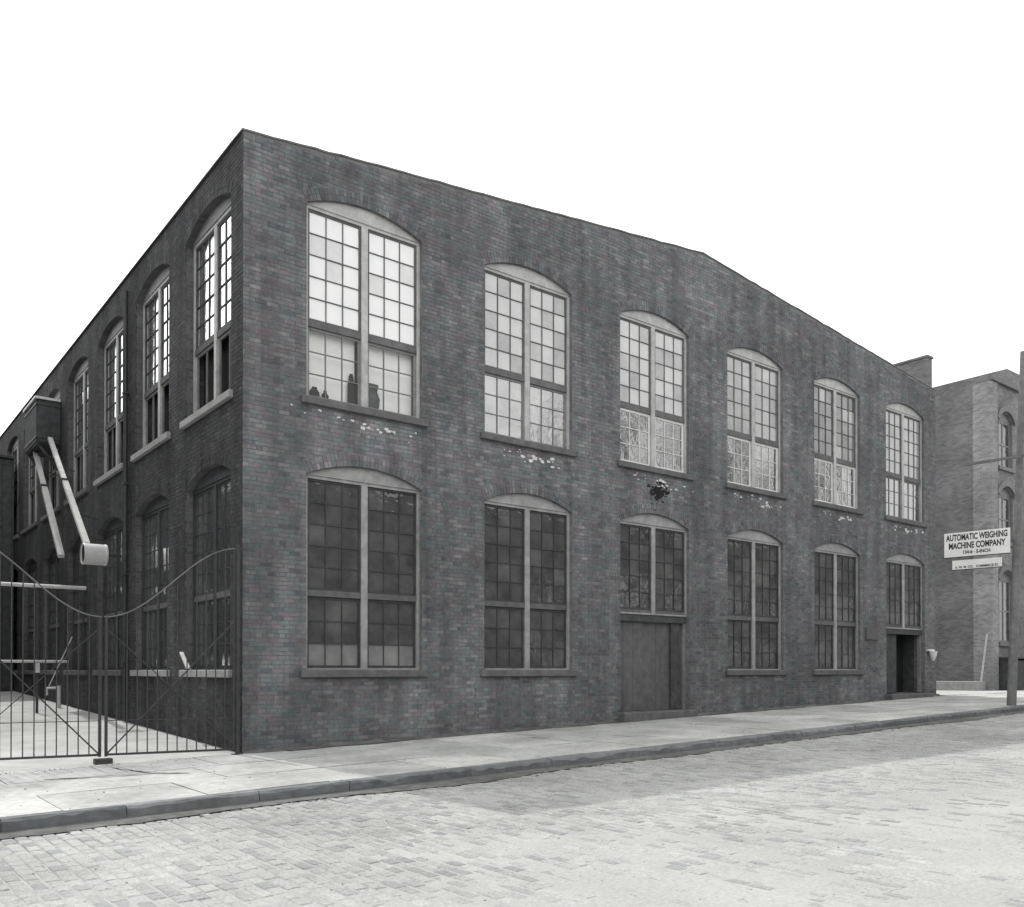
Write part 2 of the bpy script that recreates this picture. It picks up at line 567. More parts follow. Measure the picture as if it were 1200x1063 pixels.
while x < 45:
    w = random.choice((1.2, 1.5, 1.9))
    key = (w, random.randrange(4))
    if key not in kerb_meshes:
        me = bpy.data.meshes.new('kerbstone')
        nseg = 9
        vs, fs = [], []
        for q in range(nseg + 1):
            xx = -w / 2 + .004 + (w - .008) * q / nseg
            chip = random.choice((0, 0, .012, .02, .045)) if 0 < q < nseg else .008
            jj = lambda: random.uniform(-.005, .005)
            vs += [(xx, .075, -.32), (xx, .075, jj() * .5), (xx, -.06 + chip * .6 + jj(), jj() - chip * .2), (xx, -.075 + jj(), -.02 - chip + jj()), (xx, -.078 + jj(), -.1 + jj()), (xx, -.075, -.32)]
        for q in range(nseg):
            for m_ in range(5):
                a = 6 * q + m_
                fs.append((a, a + 1, a + 7, a + 6))
        fs += [(0, 1, 2, 3, 4, 5), tuple(6 * nseg + m_ for m_ in range(5, -1, -1))]
        me.from_pydata(vs, [], fs)
        at = me.attributes.new('tone', 'FLOAT', 'FACE')
        at.data.foreach_set('value', [random.random()] * len(fs))
        me.materials.append(M['kerb'])
        kerb_meshes[key] = me
    o = link('kerbstone', kerb_meshes[key], pavement)
    xm = x + w / 2
    o.location = (xm, KERB_Y + .085 + random.uniform(-.012, .012), gz(xm) + random.uniform(-.012, .006))
    o.rotation_euler = (random.uniform(-.03, .03), (-math.atan(G) if xm < 24.5 else 0) + random.uniform(-.003, .003), random.uniform(-.004, .004))
    x += w
# crack across the flags by the gate
def ribbon(pts, w, name, mat, parent, zoff=.009):
    mb = MB()
    L, vs = len(pts), []
    for i, (x, y) in enumerate(pts):
        a, b = Vector(pts[max(i - 1, 0)]), Vector(pts[min(i + 1, L - 1)])
        d = (b - a).normalized()
        nrm = Vector((-d.y, d.x))
        k = w * random.uniform(.4, 1.1) * (0.3 if i in (0, L - 1) else 1)
        for s in (-1, 1):
            q = Vector((x, y)) + nrm * k * s / 2
            vs.append((q.x, q.y, gz(q.x) + zoff))
    mb.add(vs, [(2 * i, 2 * i + 1, 2 * i + 3, 2 * i + 2) for i in range(L - 1)])
    return mb.build(name, mat, parent)
def wig(a, b, n, s):
    a, b = Vector(a), Vector(b)
    return [tuple(a.lerp(b, i / n) + Vector((random.uniform(-s, s), random.uniform(-s, s))) * (0 if i in (0, n) else 1)) for i in range(n + 1)]
ribbon(wig((-3.25, -1.28), (-2.45, -1.62), 8, .03) + wig((-2.4, -1.62), (-1.95, -1.66), 4, .02) + wig((-1.9, -1.7), (-1.55, -2.1), 5, .03), .075, 'crack', 'iron', pavement)
ribbon(wig((-2.2, -.55), (-1.95, -1.63), 9, .035), .05, 'crack', 'iron', pavement)

# grit and small stones on the pavement, in the gutter and on the road
def scatter(name, n, fx, fy, fz, smin, smax, mat, parent):
    pts = []
    for _ in range(n):
        x_, y_ = fx(), fy()
        p_ = cam_px(x_, y_, gz(x_))
        if p_ is None or not (-40 < p_[0] < 1240): continue
        pts.append((x_, y_, fz(x_), random.uniform(smin, smax)))
    P_ = np.array(pts)
    m_ = len(P_)
    b_ = np.zeros((m_, 8, 3))
    k_ = 0
    for iz in (-.4, .5):
        for iy in (-1, 1):
            for ix in (-1, 1):
                b_[:, k_, 0] = P_[:, 0] + P_[:, 3] * ix * RNG.uniform(.3, 1.1, m_)
                b_[:, k_, 1] = P_[:, 1] + P_[:, 3] * iy * RNG.uniform(.3, 1.1, m_)
                b_[:, k_, 2] = P_[:, 2] + P_[:, 3] * iz * RNG.uniform(.5, 1.2, m_)
                k_ += 1
    return props(link(name, tone_mesh(name, b_, RNG.random(m_), mat), parent), kind='stuff')
near_x = lambda: -8 + 40 * random.random() ** 1.3
scatter('grit', 1500, near_x, lambda: KERB_Y - .03 - abs(random.gauss(0, .16)), lambda x: gz(x) - KH + .005, .006, .02, 'kerb', street)
scatter('grit', 500, near_x, lambda: -.02 - abs(random.gauss(0, .12)), lambda x: gz(x) + .004, .005, .014, 'kerb', pavement)
scatter('grit', 500, near_x, lambda: random.uniform(KERB_Y + .1, -.1), lambda x: gz(x) + .004, .004, .011, 'kerb', pavement)
scatter('grit', 2600, near_x, lambda: random.uniform(-13, KERB_Y), lambda x: gz(x) - KH + .003, .003, .0085, 'sett', street)
# damp dirt lying in the gutter along the kerb
mb = MB()
gx = np.arange(-12, 38, .22)
vs = []
for q, x_ in enumerate(gx):
    wdt = .22 + .26 * (math.sin(x_ * 1.3) * .5 + .5) * (math.sin(x_ * .37 + 1) * .5 + .6) + random.uniform(-.04, .05)
    vs += [(x_, KERB_Y + .02, gz(x_) - KH + .016), (x_, KERB_Y - .02 - wdt, gz(x_) - KH + .009)]
mb.add(vs, [(2 * q, 2 * q + 1, 2 * q + 3, 2 * q + 2) for q in range(len(gx) - 1)])
mb.build('gutter_dirt', 'gutter', street)
mb = MB()
vs = []
gx = np.arange(.0, 24.2, .17)
for q, x_ in enumerate(gx):
    wdt = .05 + .14 * abs(math.sin(x_ * 1.9) * math.sin(x_ * .53 + .6)) + random.uniform(0, .06)
    vs += [(x_, -.001, gz(x_) + .05 + random.uniform(-.02, .03)), (x_, -.03, gz(x_) + .018), (x_, -.05 - wdt, gz(x_) + .009)]
mb.add(vs, [(3 * q + m_, 3 * q + m_ + 1, 3 * q + m_ + 4, 3 * q + m_ + 3) for q in range(len(gx) - 1) for m_ in (0, 1)])
mb.build('wall_foot_strip', 'gutter', pavement)  # irregular dark strip along the foot of the wall, in the gutter colour

# yard behind the gate, rising to the back
ymb = MB()
ymb.add([(-40, .0, G * -40 - .004), (0, .0, -.004), (0, 60, 1.8), (-40, 60, G * -40 + 1.8)], [(0, 1, 2, 3)])
props(ymb.build('yard', 'dirt'), kind='structure')
# side street past the far end of the factory
smb = MB()
smb.add([(23.9, -.02, gz(24.5) + .004), (60, -.02, gz(24.5) + .004), (60, 80, gz(24.5) - .3), (23.9, 80, gz(24.5) - .3)], [(0, 1, 2, 3)])
props(smb.build('side_street', 'dirt'), kind='structure')

# ------------------------------------------------------------------ factory walls
L_FRONT, L_LEFT = 23.94, 32.0
H0, HR, H1 = 10.58, 11.97, 10.84
def top_front(u):
    return H0 + (HR - H0) * u / 12.0 if u < 12 else HR + (H1 - HR) * (u - 12) / (L_FRONT - 12)
def top_left(u):
    return H0
RISE = .27
WW = 2.42
REC = .18
def opening(u0, z0, zs, w=WW, rise=RISE):
    c = u0 + w / 2
    hw = w / 2
    R = (hw * hw + rise * rise) / (2 * rise)
    return dict(u0=u0, u1=u0 + w, z0=z0, zs=zs, rise=rise, c=c, R=R, zc=zs + rise - R, th=math.asin(hw / R))
FU = [1.155 + 3.92 * i for i in range(6)]
Z_SILL_G, Z_TR_G, Z_SP_G = 1.41, 2.80, 4.90
Z_SILL_U, Z_TR_U, Z_SP_U = 6.27, 7.64, 9.74
front_open = [opening(u, Z_SILL_U, Z_SP_U) for u in FU]
for i, u in enumerate(FU):
    z0 = {2: .44, 5: .62}.get(i, Z_SILL_G)
    front_open.append(opening(u, z0, Z_SP_G))
LU = [.55 + 3.45 * i for i in range(9)]
left_open = [opening(u, Z_SILL_U, Z_SP_U) for u in LU] + [opening(u, Z_SILL_G, Z_SP_G) for u in LU]

factory = empty('factory', 'long two-storey dark brick factory with arched multi-pane windows and low gabled front', 'factory')

def arch_z(o, u):
    return o['zc'] + math.sqrt(max(o['R'] ** 2 - (u - o['c']) ** 2, 0))

def wall_mesh(P, L, top, bot, opens, thick, extra=()):
    br = {0, L, *extra}
    for o in opens:
        for k in range(13):
            br.add(round(o['u0'] + (o['u1'] - o['u0']) * k / 12, 5))
    br = sorted(br)
    mb = MB()
    for a, b in zip(br, br[1:]):
        if b - a < 1e-4: continue
        m = (a + b) / 2
        lo = [(bot(a), bot(b))]
        hi = []
        for o in sorted([o for o in opens if o['u0'] - 1e-4 < m < o['u1'] + 1e-4], key=lambda o: o['z0']):
            hi.append((o['z0'], o['z0']))
            lo.append((arch_z(o, a), arch_z(o, b)))
        hi.append((top(a), top(b)))
        for (la, lb), (ha, hb) in zip(lo, hi):
            mb.add([P(a, la), P(b, lb), P(b, hb), P(a, ha)], [(0, 1, 2, 3)])
            mb.add([P(a, la, -thick), P(b, lb, -thick), P(b, hb, -thick), P(a, ha, -thick)], [(0, 1, 2, 3)])
    return mb

def reveal_mesh(P, opens, thick):
    mb = MB()
    for o in opens:
        pts = [(o['u0'], o['z0']), (o['u0'], o['zs'])]
        for k in range(1, 12):
            u = o['u0'] + (o['u1'] - o['u0']) * k / 12
            pts.append((u, arch_z(o, u)))
        pts += [(o['u1'], o['zs']), (o['u1'], o['z0'])]
        vs = [P(u, z, d) for (u, z) in pts for d in (.004, -thick)]
        n = len(pts)
        mb.add(vs, [(2 * i, 2 * i + 1, 2 * ((i + 1) % n) + 1, 2 * ((i + 1) % n)) for i in range(n)])
    return mb

botf = lambda u: gz(u) - .25
wall_mesh(FRONT, L_FRONT, top_front, botf, front_open, .36, (12,)).build('wall', 'mortar', factory)
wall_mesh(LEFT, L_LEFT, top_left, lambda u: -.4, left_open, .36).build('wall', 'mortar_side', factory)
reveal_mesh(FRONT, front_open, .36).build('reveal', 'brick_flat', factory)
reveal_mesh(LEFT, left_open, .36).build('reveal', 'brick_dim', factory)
# right and rear walls (unseen sides, plain)
mb = MB()
mb.add([(L_FRONT, 0, -.3), (L_FRONT, L_LEFT, -.3), (L_FRONT, L_LEFT, H1), (L_FRONT, 0, H1)], [(0, 1, 2, 3)])
mb.add([(0, L_LEFT, -.3), (L_FRONT, L_LEFT, -.3), (L_FRONT, L_LEFT, H1), (12, L_LEFT, HR), (0, L_LEFT, H0)], [(0, 1, 2, 3, 4)])
mb.build('wall', 'brick_flat', factory)
# floor slab between storeys keeps the rooms dark
MB().box(.4, L_FRONT - .1, .4, L_LEFT - .1, 5.3, 5.5).build('floor', 'dark_inside', factory)

CH = .0765
def brick_boxes(P, L, top, bot, opens, inv_top):
    """rows of stretcher bricks cut round the openings -> list of (u0,u1,z0,z1,d)"""
    res = []
    zmin = min(bot(0), bot(L))
    i = 0
    z = -.40
    while z < HR:
        z0, z1 = z, z + CH - .011
        zm = (z0 + z1) / 2
        lo, hi = inv_top(z1 + .02)
        if lo is not None and hi > lo:
            cuts = []
            for o in opens:
                if z1 > o['z0'] + .004 and z0 < o['zs']:
                    cuts.append((o['u0'], o['u1']))
                if z1 > o['zs'] and zm < o['zc'] + o['R'] + .225:
                    zz = zm - o['zc']
                    hh = min(math.sqrt(max((o['R'] + .225) ** 2 - zz * zz, 0)), max(zz, 0) * math.tan(o['th']) + .0)
                    hh = max(hh, 0)
                    if z0 < o['zs']: hh = max(hh, WW / 2)
                    if hh > .02: cuts.append((o['c'] - hh, o['c'] + hh))
            seg = [(lo, hi)]
            for a, b in cuts:
                ns = []
                for s, e in seg:
                    if b <= s or a >= e: ns.append((s, e)); continue
                    if a > s: ns.append((s, a))
                    if b < e: ns.append((b, e))
                seg = ns
            header = (i % 7 == 3)
            bl = .105 if header else .21
            off = (.105 if i % 2 else 0) + (.03 if header else 0)
            k0 = int((lo - off) / bl) - 1
            for s, e in seg:
                k = int(math.floor((s - off) / bl))
                while True:
                    a, b = off + k * bl + .005, off + (k + 1) * bl - .005
                    k += 1
                    if a > e: break
                    a2, b2 = max(a, s), min(b, e)
                    if b2 - a2 < .03: continue
                    if z1 < bot((a2 + b2) / 2) : continue
                    res.append((a2, b2, z0, z1))
        z += CH
        i += 1
    return res

def inv_front(z):
    lo = 0.0 if z <= H0 else (z - H0) / (HR - H0) * 12
    hi = L_FRONT if z <= H1 else 12 + (HR - z) / (HR - H1) * (L_FRONT - 12)
    return (lo, hi) if lo < hi and z < HR - .01 else (None, None)
def inv_left(z):
    return (0.0, L_LEFT) if z <= H0 else (None, None)

def make_bricks(P, boxes, opens, n_single, is_left):
    arr = np.array(boxes)
    # singles: the bricks nearest to the corner at eye height
    pts = np.array([P((b[0] + b[1]) / 2, (b[2] + b[3]) / 2) for b in boxes])
    d2 = ((pts - np.array([cx, cy, 1.4])) ** 2).sum(1)
    full = (arr[:, 1] - arr[:, 0]) > .19
    okz = (arr[:, 2] > .05)
    order = np.argsort(np.where(full & okz, d2, 1e9))[:n_single]
    mask = np.ones(len(arr), bool)
    mask[order] = False
    for b in arr[order]:
        o = link('brick', random.choice(brick_meshes[is_left]), factory)
        o.location = P((b[0] + b[1]) / 2, (b[2] + b[3]) / 2, .005 + random.uniform(-.002, .002))
        o.rotation_euler = (0, 0, random.uniform(-.006, .006))
    A = arr[mask]
    n = len(A)
    dd = .005 + RNG.uniform(-.002, .002, n)
    bx = np.zeros((n + 0, 8, 3))
    o_, u_, n_ = np.array(P.o), np.array(P.u), np.array(P.n)
    k = 0
    for iz in (2, 3):
        for idp in (0, 1):
            for iu in (0, 1):
                dep = np.full(n, -.02) if idp == 0 else dd
                bx[:, k] = o_ + u_ * (A[:, iu] + RNG.uniform(-.002, .002, n))[:, None] + n_ * (dep + RNG.uniform(-.0006, .0006, n))[:, None]
                bx[:, k, 2] += A[:, iz] + RNG.uniform(-.0012, .0012, n)
                k += 1
    vou = []
    for o in opens:
        m = int(2 * o['th'] * o['R'] / .077)
        for q in range(m):
            a0 = -o['th'] + 2 * o['th'] * q / m + .005 / o['R']
            a1 = -o['th'] + 2 * o['th'] * (q + 1) / m - .005 / o['R']
            d = .007 + random.uniform(-.002, .003)
            for (ra, rb) in ((o['R'] + .003, o['R'] + .108), (o['R'] + .116, o['R'] + .218)):
                vv = []
                for (rr) in (ra, rb):
                    for dep in (-.02, d):
                        for a in (a0, a1):
                            vv.append(P(o['c'] + rr * math.sin(a), o['zc'] + rr * math.cos(a), dep))
                vou.append(vv)
    if vou:
        bx = np.concatenate([bx, np.array(vou)])
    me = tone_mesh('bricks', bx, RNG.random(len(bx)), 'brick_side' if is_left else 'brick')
    props(link('bricks', me, factory), kind='stuff')

brick_meshes = {}
for il in (False, True):
    lst = []
    for _ in range(14):
        vs = []
        for z in (-.0328, .0328):
            for y in (0, 1):
                for x in (-.1, .1):
                    x_ = x + random.uniform(-.002, .002)
                    d = (.02 if y == 0 else 0) + random.uniform(-.001, .001)
                    vs.append((d, x_, z) if il else (x_, d, z + random.uniform(-.0015, .0015)))
        me = bpy.data.meshes.new('brick')
        me.from_pydata(vs, [], BOXF)
        at = me.attributes.new('tone', 'FLOAT', 'FACE')
        at.data.foreach_set('value', [random.random()] * 6)
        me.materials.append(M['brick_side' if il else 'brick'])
        lst.append(me)
    brick_meshes[il] = lst
make_bricks(FRONT, brick_boxes(FRONT, L_FRONT, top_front, botf, front_open, inv_front), front_open, 240, False)
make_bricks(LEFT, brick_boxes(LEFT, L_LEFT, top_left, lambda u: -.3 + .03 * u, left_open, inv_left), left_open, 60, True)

# roof and copings
mb = MB()
for d in (0,):
    mb.add([(-.05, .1, H0 - .02), (12, .1, HR - .1), (12, L_LEFT, HR - .1), (-.05, L_LEFT, H0 - .02), (L_FRONT, .1, H1 - .05), (L_FRONT, L_LEFT, H1 - .05)], [(0, 1, 2, 3), (1, 4, 5, 2)])
mb.build('roof', 'roof', factory)
mb = MB()
ns = 90
for i in range(ns + 1):
    u = -.03 + (L_FRONT + .06) * i / ns
    z = top_front(min(max(u, 0), L_FRONT)) + random.uniform(-.012, .012)
    mb.v += [(u, -.018, z), (u, .34, z), (u, -.018, z + .03), (u, .34, z + .03)]
for i in range(ns):
    a = 4 * i
    mb.f += [(a, a + 4, a + 5, a + 1), (a + 2, a + 3, a + 7, a + 6), (a, a + 2, a + 6, a + 4), (a + 1, a + 5, a + 7, a + 3)]
mb.f += [(0, 1, 3, 2), (4 * ns, 4 * ns + 2, 4 * ns + 3, 4 * ns + 1)]
mb.build('coping', 'coping', factory)
MB().box(-.03, .34, .345, L_LEFT, H0 + .002, H0 + .035).build('coping', 'coping', factory)
# chimney at the far end
mb = MB().box(23.6, 23.93, .1, 1.25, 10.3, 11.93)
ch = mb.build('chimney', 'brick_far', factory)
MB().box(23.56, 23.97, .06, 1.29, 11.931, 12.0).build('chimney_cap', 'coping', ch)

# ------------------------------------------------------------------ windows
pane_cache = {}
def pane_mesh(w, h, mat, left):
    key = (round(w, 3), round(h, 3), mat, left)
    if key not in pane_cache:
        mb = MB()
        if mat == 'g_clear': mb.add([(-w / 2, 0, -h / 2), (w / 2, 0, -h / 2), (w / 2, 0, h / 2), (-w / 2, 0, h / 2)], [(0, 1, 2, 3)])
        elif left: mb.box(-.002, .002, -w / 2, w / 2, -h / 2, h / 2)
        else: mb.box(-w / 2, w / 2, -.002, .002, -h / 2, h / 2)
        me = mb.mesh('pane')
        me.materials.append(M[mat])
        pane_cache[key] = me
    return pane_cache[key]

def sash(P, parent, u0, u1, z0, z1, d, cols, rows, mat, glass, left, single, stile=.05, mun=.015, glassfn=None):
    W_, H_ = u1 - u0, z1 - z0
    pw = (W_ - 2 * stile - (cols - 1) * mun) / cols
    ph = (H_ - 2 * stile - (rows - 1) * mun) / rows
    us = [u0, u0 + stile]
    for c in range(cols):
        us.append(us[-1] + pw)
        us.append(us[-1] + (mun if c < cols - 1 else stile))
    zs = [z0, z0 + stile]
    for r in range(rows):
        zs.append(zs[-1] + ph)
        zs.append(zs[-1] + (mun if r < rows - 1 else stile))
    lattice(P, us, zs, lambda i, j: not (i % 2 == 1 and j % 2 == 1), d, d - .035, 'sash', mat, parent)
    joined = {}
    for c in range(cols):
        for r in range(rows):
            uc = (us[1 + 2 * c] + us[2 + 2 * c]) / 2
            zc = (zs[1 + 2 * r] + zs[2 + 2 * r]) / 2
            gm = glassfn(c, r, cols, rows) if glassfn else glass
            if gm is None: continue
            if single:
                o = link('pane', pane_mesh(pw + .004, ph + .004, gm, left), parent)
                o.location = P(uc, zc, d - .02)
                a, b = random.gauss(0, .006), random.gauss(0, .006)
                o.rotation_euler = (a, b * 0, b) if not left else (0, a, b)
            else:
                mb = joined.setdefault(gm, MB())
                a, b = random.gauss(0, .006), random.gauss(0, .006)
                q = [P(uc + su * (pw / 2 + .002), zc + sz * (ph / 2 + .002), d - .02 + su * a * pw / 2 + sz * b * ph / 2) for su, sz in ((-1, -1), (1, -1), (1, 1), (-1, 1))]
                mb.add(q, [(0, 1, 2, 3)])
    for gm, mb in joined.items():
        props(mb.build('panes', gm, parent), kind='stuff')

def window(P, u0, z0, ztr, zs, left, single, upper_glass, lower_glass, sash_u='paint_mid', sash_l='paint_mid', lower=True, low_grid=(3, 3), frame='paint_pale', panel='paint_pale', gfn_l=None, gfn_u=None, sill='stone_sill', mull_low=True, label=None):
    rec = .18 if left else .11
    u1 = u0 + WW
    c = (u0 + u1) / 2
    J, ML = .065, .065
    zb = z0 if lower else ztr - .06
    us = [u0 + .002, u0 + J, c - ML, c + ML, u1 - J, u1 - .002]
    zl = [zb + .002, zb + .04, zs - .05, zs + .004]
    win = lattice(P, us, zl, lambda i, j: i in (0, 2, 4) or j in (0, 2), -rec + .03, -rec - .07, 'window', frame, factory)
    if label: win['label'] = label
    # transom between the upper and lower sashes
    for (a, b) in ((u0 + J, c - ML), (c + ML, u1 - J)):
        pbox(MB(), P, a + .002, b - .002, ztr - .06, ztr + .05, -rec + .02, -rec - .06).build('transom', 'stone_sill' if sash_u != 'paint_white' else 'paint_mid', win)
        sash(P, win, a + .003, b - .003, ztr + .052, zs - .052, -rec + .002, 3, 5, sash_u, upper_glass, left, single, .04, glassfn=gfn_u)
        if lower:
            sash(P, win, a + .003, b - .003, z0 + .042, ztr - .062, -rec - .015, *low_grid, sash_l, lower_glass, left, single, .045 if sash_l != 'paint_white' else .06, glassfn=gfn_l)
    # segmental board over the heads
    o = opening(u0, z0, zs)
    pts = [(u0 + .002, zs + .006)]
    for k in range(13):
        u = u0 + WW * k / 12
        if 0 < k < 12: pts.append((u, arch_z(o, u) - .002))
    pts.append((u1 - .002, zs + .006))
    n = len(pts)
    mb = MB()
    mb.add([P(u, z, d) for d in (-rec + .05, -rec - .05) for (u, z) in pts],
           [tuple(range(n)), tuple(range(2 * n - 1, n - 1, -1))] + [(i, (i + 1) % n, n + (i + 1) % n, n + i) for i in range(n)])
    mb.build('arch_panel', panel, win)
    if lower:
        s = pbox(MB(), P, u0 - .11, u1 + .11, z0 - .13, z0 + .004, .085, -.012).build('sill', sill, win)
        bevel(s, .01)
        pbox(MB(), P, u0 + .003, u1 - .003, z0 - .08, z0 + .008, -.013, -rec + .03).build('sill_bed', sill, win)
    # the room behind is unlit
    pbox(MB(), P, u0 - .02, u1 + .02, (z0 if lower else ztr - .1) - .02, zs + .3, -.355, -.365).build('backing', 'dark_inside', win)
    return win

# front, upper floor
def vary(base, alts, p):
    return lambda c, r, cols, rows: random.choice(alts) if random.random() < p else base
up = [dict(upper_glass='g_white', lower_glass='g_clear', sash_u='paint_bars', sash_l='paint_mid'),
      dict(upper_glass='g_white2', lower_glass='g_mirror2', sash_u='paint_bars', sash_l='paint_mid'),
      dict(upper_glass='g_white2', lower_glass='g_mirror', sash_u='paint_bars', sash_l='paint_white'),
      dict(upper_glass='g_mid', lower_glass='g_mirror', sash_u='paint_bars', sash_l='paint_white'),
      dict(upper_glass='g_grey', lower_glass='g_mirror', sash_u='paint_bars', sash_l='paint_white'),
      dict(upper_glass='g_mid', lower_glass='g_mirror', sash_u='paint_bars', sash_l='paint_mid')]
for i, (u, kw) in enumerate(zip(FU, up)):
    alt = {'g_white': ['g_white_b'], 'g_white2': ['g_white2_b', 'g_mid'], 'g_mid': ['g_mid_b', 'g_white2_b'], 'g_grey': ['g_mid', 'g_grey_b']}[kw['upper_glass']]
    w_ = window(FRONT, u, Z_SILL_U, Z_TR_U, Z_SP_U, False, i < 4, gfn_u=vary(kw['upper_glass'], alt, .3), **kw)
    if i < 1:
        for (a, b) in ((u + .08, u + 1.09), (u + 1.25, u + WW - .08)):
            top = Z_TR_U
            bl = pbox(MB(), FRONT, a, b, Z_SILL_U + .02, top, -.262, -.266).build('blind', 'shade', w_)
# front, ground floor
def gfn_w1(c, r, cols, rows):
    return 'g_dust' if r == 0 else ('g_dark_b' if random.random() < .35 else 'g_dark')
def gfn_mix(c, r, cols, rows):
    return 'g_dark_b' if random.random() < .25 else 'g_dark'
for i, u in enumerate(FU):
    lower = i not in (2, 5)
    window(FRONT, u, Z_SILL_G, Z_TR_G, Z_SP_G, False, i < 2, 'g_dark', 'g_dark', sash_u='paint_dark', sash_l='paint_dark', lower=lower, frame='paint_soft', panel='paint_soft',
           gfn_l=gfn_w1 if i == 0 else gfn_mix, gfn_u=gfn_mix)
# left side
for i, u in enumerate(LU):
    window(LEFT, u, Z_SILL_U, Z_TR_U, Z_SP_U, True, False, 'g_white' if i < 3 else 'g_mid', None, sash_u='paint_dark', sash_l='paint_mid', low_grid=(2, 1), sill='pale_stone' if i < 3 else 'stone_sill', panel='paint_mid')  # nearest sills paler: sunlight on them is put into the stone colour
    window(LEFT, u, Z_SILL_G, Z_TR_G, Z_SP_G, True, False, 'g_black', 'g_black', sash_u='paint_dark', sash_l='paint_dark', sill='pale_stone' if i < 2 else 'stone_sill', panel='paint_dark', frame='paint_dark')  # nearest lower sills carry the same painted sunlight

# doors under the third and sixth openings
def plank_door(u0, z0, z1, split, dl, dr, ml, mr, name_label):
    u1 = u0 + WW
    fr = lattice(FRONT, [u0 + .002, u0 + .09, u1 - .09, u1 - .002], [z0, z1 - .1, z1 - .002], lambda i, j: i in (0, 2) or j == 1, -.12, -.22, 'door', 'paint_mid', factory)
    fr['label'] = name_label
    a = u0 + .095
    while a < u1 - .1:
        w = .165
        b = min(a + w, u1 - .095)
        leftleaf = (a - u0) < split
        d = dl if leftleaf else dr
        if d is not None:
            pbox(MB(), FRONT, a + .002, b - .002, z0 + .01, z1 - .105, d + random.uniform(-.004, .004), d - .04).build('plank', ml if leftleaf else mr, fr)
        a = b
    pbox(MB(), FRONT, u0 + .002, u1 - .002, z0 - .0, z1, -.75, -.78).build('backing', 'dark_inside', fr)
    for uu in (u0 + .003, u1 - .003):
        pbox(MB(), FRONT, uu - .003, uu + .003, z0, z1, -.36, -.75).build('side_lining', 'wood_dark', fr)
    pbox(MB(), FRONT, u0, u1, z0 - .02, z0, -.23, -.75).build('threshold', 'stone_sill', fr)
    pbox(MB(), FRONT, u0 + .003, u1 - .003, z1 - .16, z1 + .02, -.1, -.119).build('lintel_board', 'wood_dark', fr)
    return fr
d3 = plank_door(FU[2], .44, Z_TR_G - .065, .85, -.17, -.20, 'wood_door', 'wood_door', 'wide boarded double door')
MB().box(FU[2] + 1.9, FU[2] + 2.2, .14, .195, .46, 2.6).build('door_post', 'wood_dark', d3)
bevel(pbox(MB(), FRONT, FU[2] - .08, FU[2] + WW + .08, .1, .43, .22, -.225).build('step', 'stone_sill', d3), .015)
d6 = plank_door(FU[5], .68, Z_TR_G - .065, .85, -.17, None, 'wood_dark', 'wood_dark', 'dark doorway with one leaf standing open')
bevel(pbox(MB(), FRONT, FU[5] - .1, FU[5] + WW + .1, .45, .66, .25, -.225).build('step', 'stone_sill', d6), .015)

# letter plate between fifth and sixth openings, pale fitting beyond the last door
lp = pbox(MB(), FRONT, 19.55, 20.25, 2.35, 2.72, .05, .012).build('letter_plate', 'stone_sill', factory)
bevel(lp, .01)
# flakes of lime below the upper sills, dark soot splash
def flakes(name, mat, cu, cz, su, sz, n, smin, smax, shape=None):
    mb = MB()
    for _ in range(n):
        u = cu + random.gauss(0, su)
        z = cz + random.gauss(0, sz)
        r = random.uniform(smin, smax)
        m = random.randint(5, 8)
        ring = []
        for q in range(m):
            a = 2 * math.pi * q / m + random.uniform(-.3, .3)
            rr = r * random.uniform(.45, 1.2)
            ring.append((u + rr * math.cos(a) * 1.5, z + rr * math.sin(a) * .8))
        dd = .0125 + random.uniform(0, .0025)
        vs = [FRONT(a, b, dd) for a, b in ring] + [FRONT(a, b, .004) for a, b in ring]
        mb.add(vs, [tuple(range(m))] + [(q, (q + 1) % m, m + (q + 1) % m, m + q) for q in range(m)])
    return props(mb.build(name, mat, factory), kind='stuff')
for i, u in enumerate(FU):
    flakes('lime_flakes', 'lime', u + 1.5, 5.92, .38, .05, 16, .01, .055)
    flakes('lime_flakes', 'lime', u + .6, 6.0, .35, .04, 7, .01, .03)
flakes('soot_splash', 'soot', FU[2] + 1.3, 5.72, .13, .10, 90, .02, .05)
flakes('soot_splash', 'soot', FU[2] + 1.1, 5.5, .2, .15, 60, .004, .016)

# downpipe on the left wall
mb = MB().tube([(-.07, 7.0, .25), (-.07, 7.0, 10.2)], .05, 8)
dp = mb.build('downpipe', 'paint_dark', factory)
for z in (1.5, 3.6, 5.7, 7.8):
    MB().box(-.13, -.001, 6.93, 7.07, z, z + .05).build('pipe_clip', 'iron', dp)

# things on the inner sill of the first upper window
def lathe(name, prof, n, mat, loc, parent=None):
    mb = MB()
    vs = [(r * math.cos(2 * math.pi * j / n), r * math.sin(2 * math.pi * j / n), z) for (r, z) in prof for j in range(n)]
    fs = [(i * n + j, i * n + (j + 1) % n, (i + 1) * n + (j + 1) % n, (i + 1) * n + j) for i in range(len(prof) - 1) for j in range(n)]
    fs += [tuple(range(n))[::-1], tuple((len(prof) - 1) * n + j for j in range(n))]
    mb.add(vs, fs)
    o = mb.build(name, mat, parent)
    o.location = loc
    return o
zb = Z_SILL_U + .045
j = lathe('jar', [(.09, 0), (.1, .03), (.1, .14), (.05, .2), (.05, .23)], 10, 'soot', (FU[0] + .26, .212, zb))
j.scale = (1, .3, 1)
props(j, 'squat dark jar behind the glass at the near end of the first upper window', 'jar')
j = lathe('jar', [(.06, 0), (.07, .02), (.07, .12), (.03, .16), (.035, .2)], 10, 'soot', (FU[0] + .47, .212, zb))
j.scale = (1, .35, 1)
props(j, 'smaller dark jar next to the squat jar in the first upper window', 'jar')
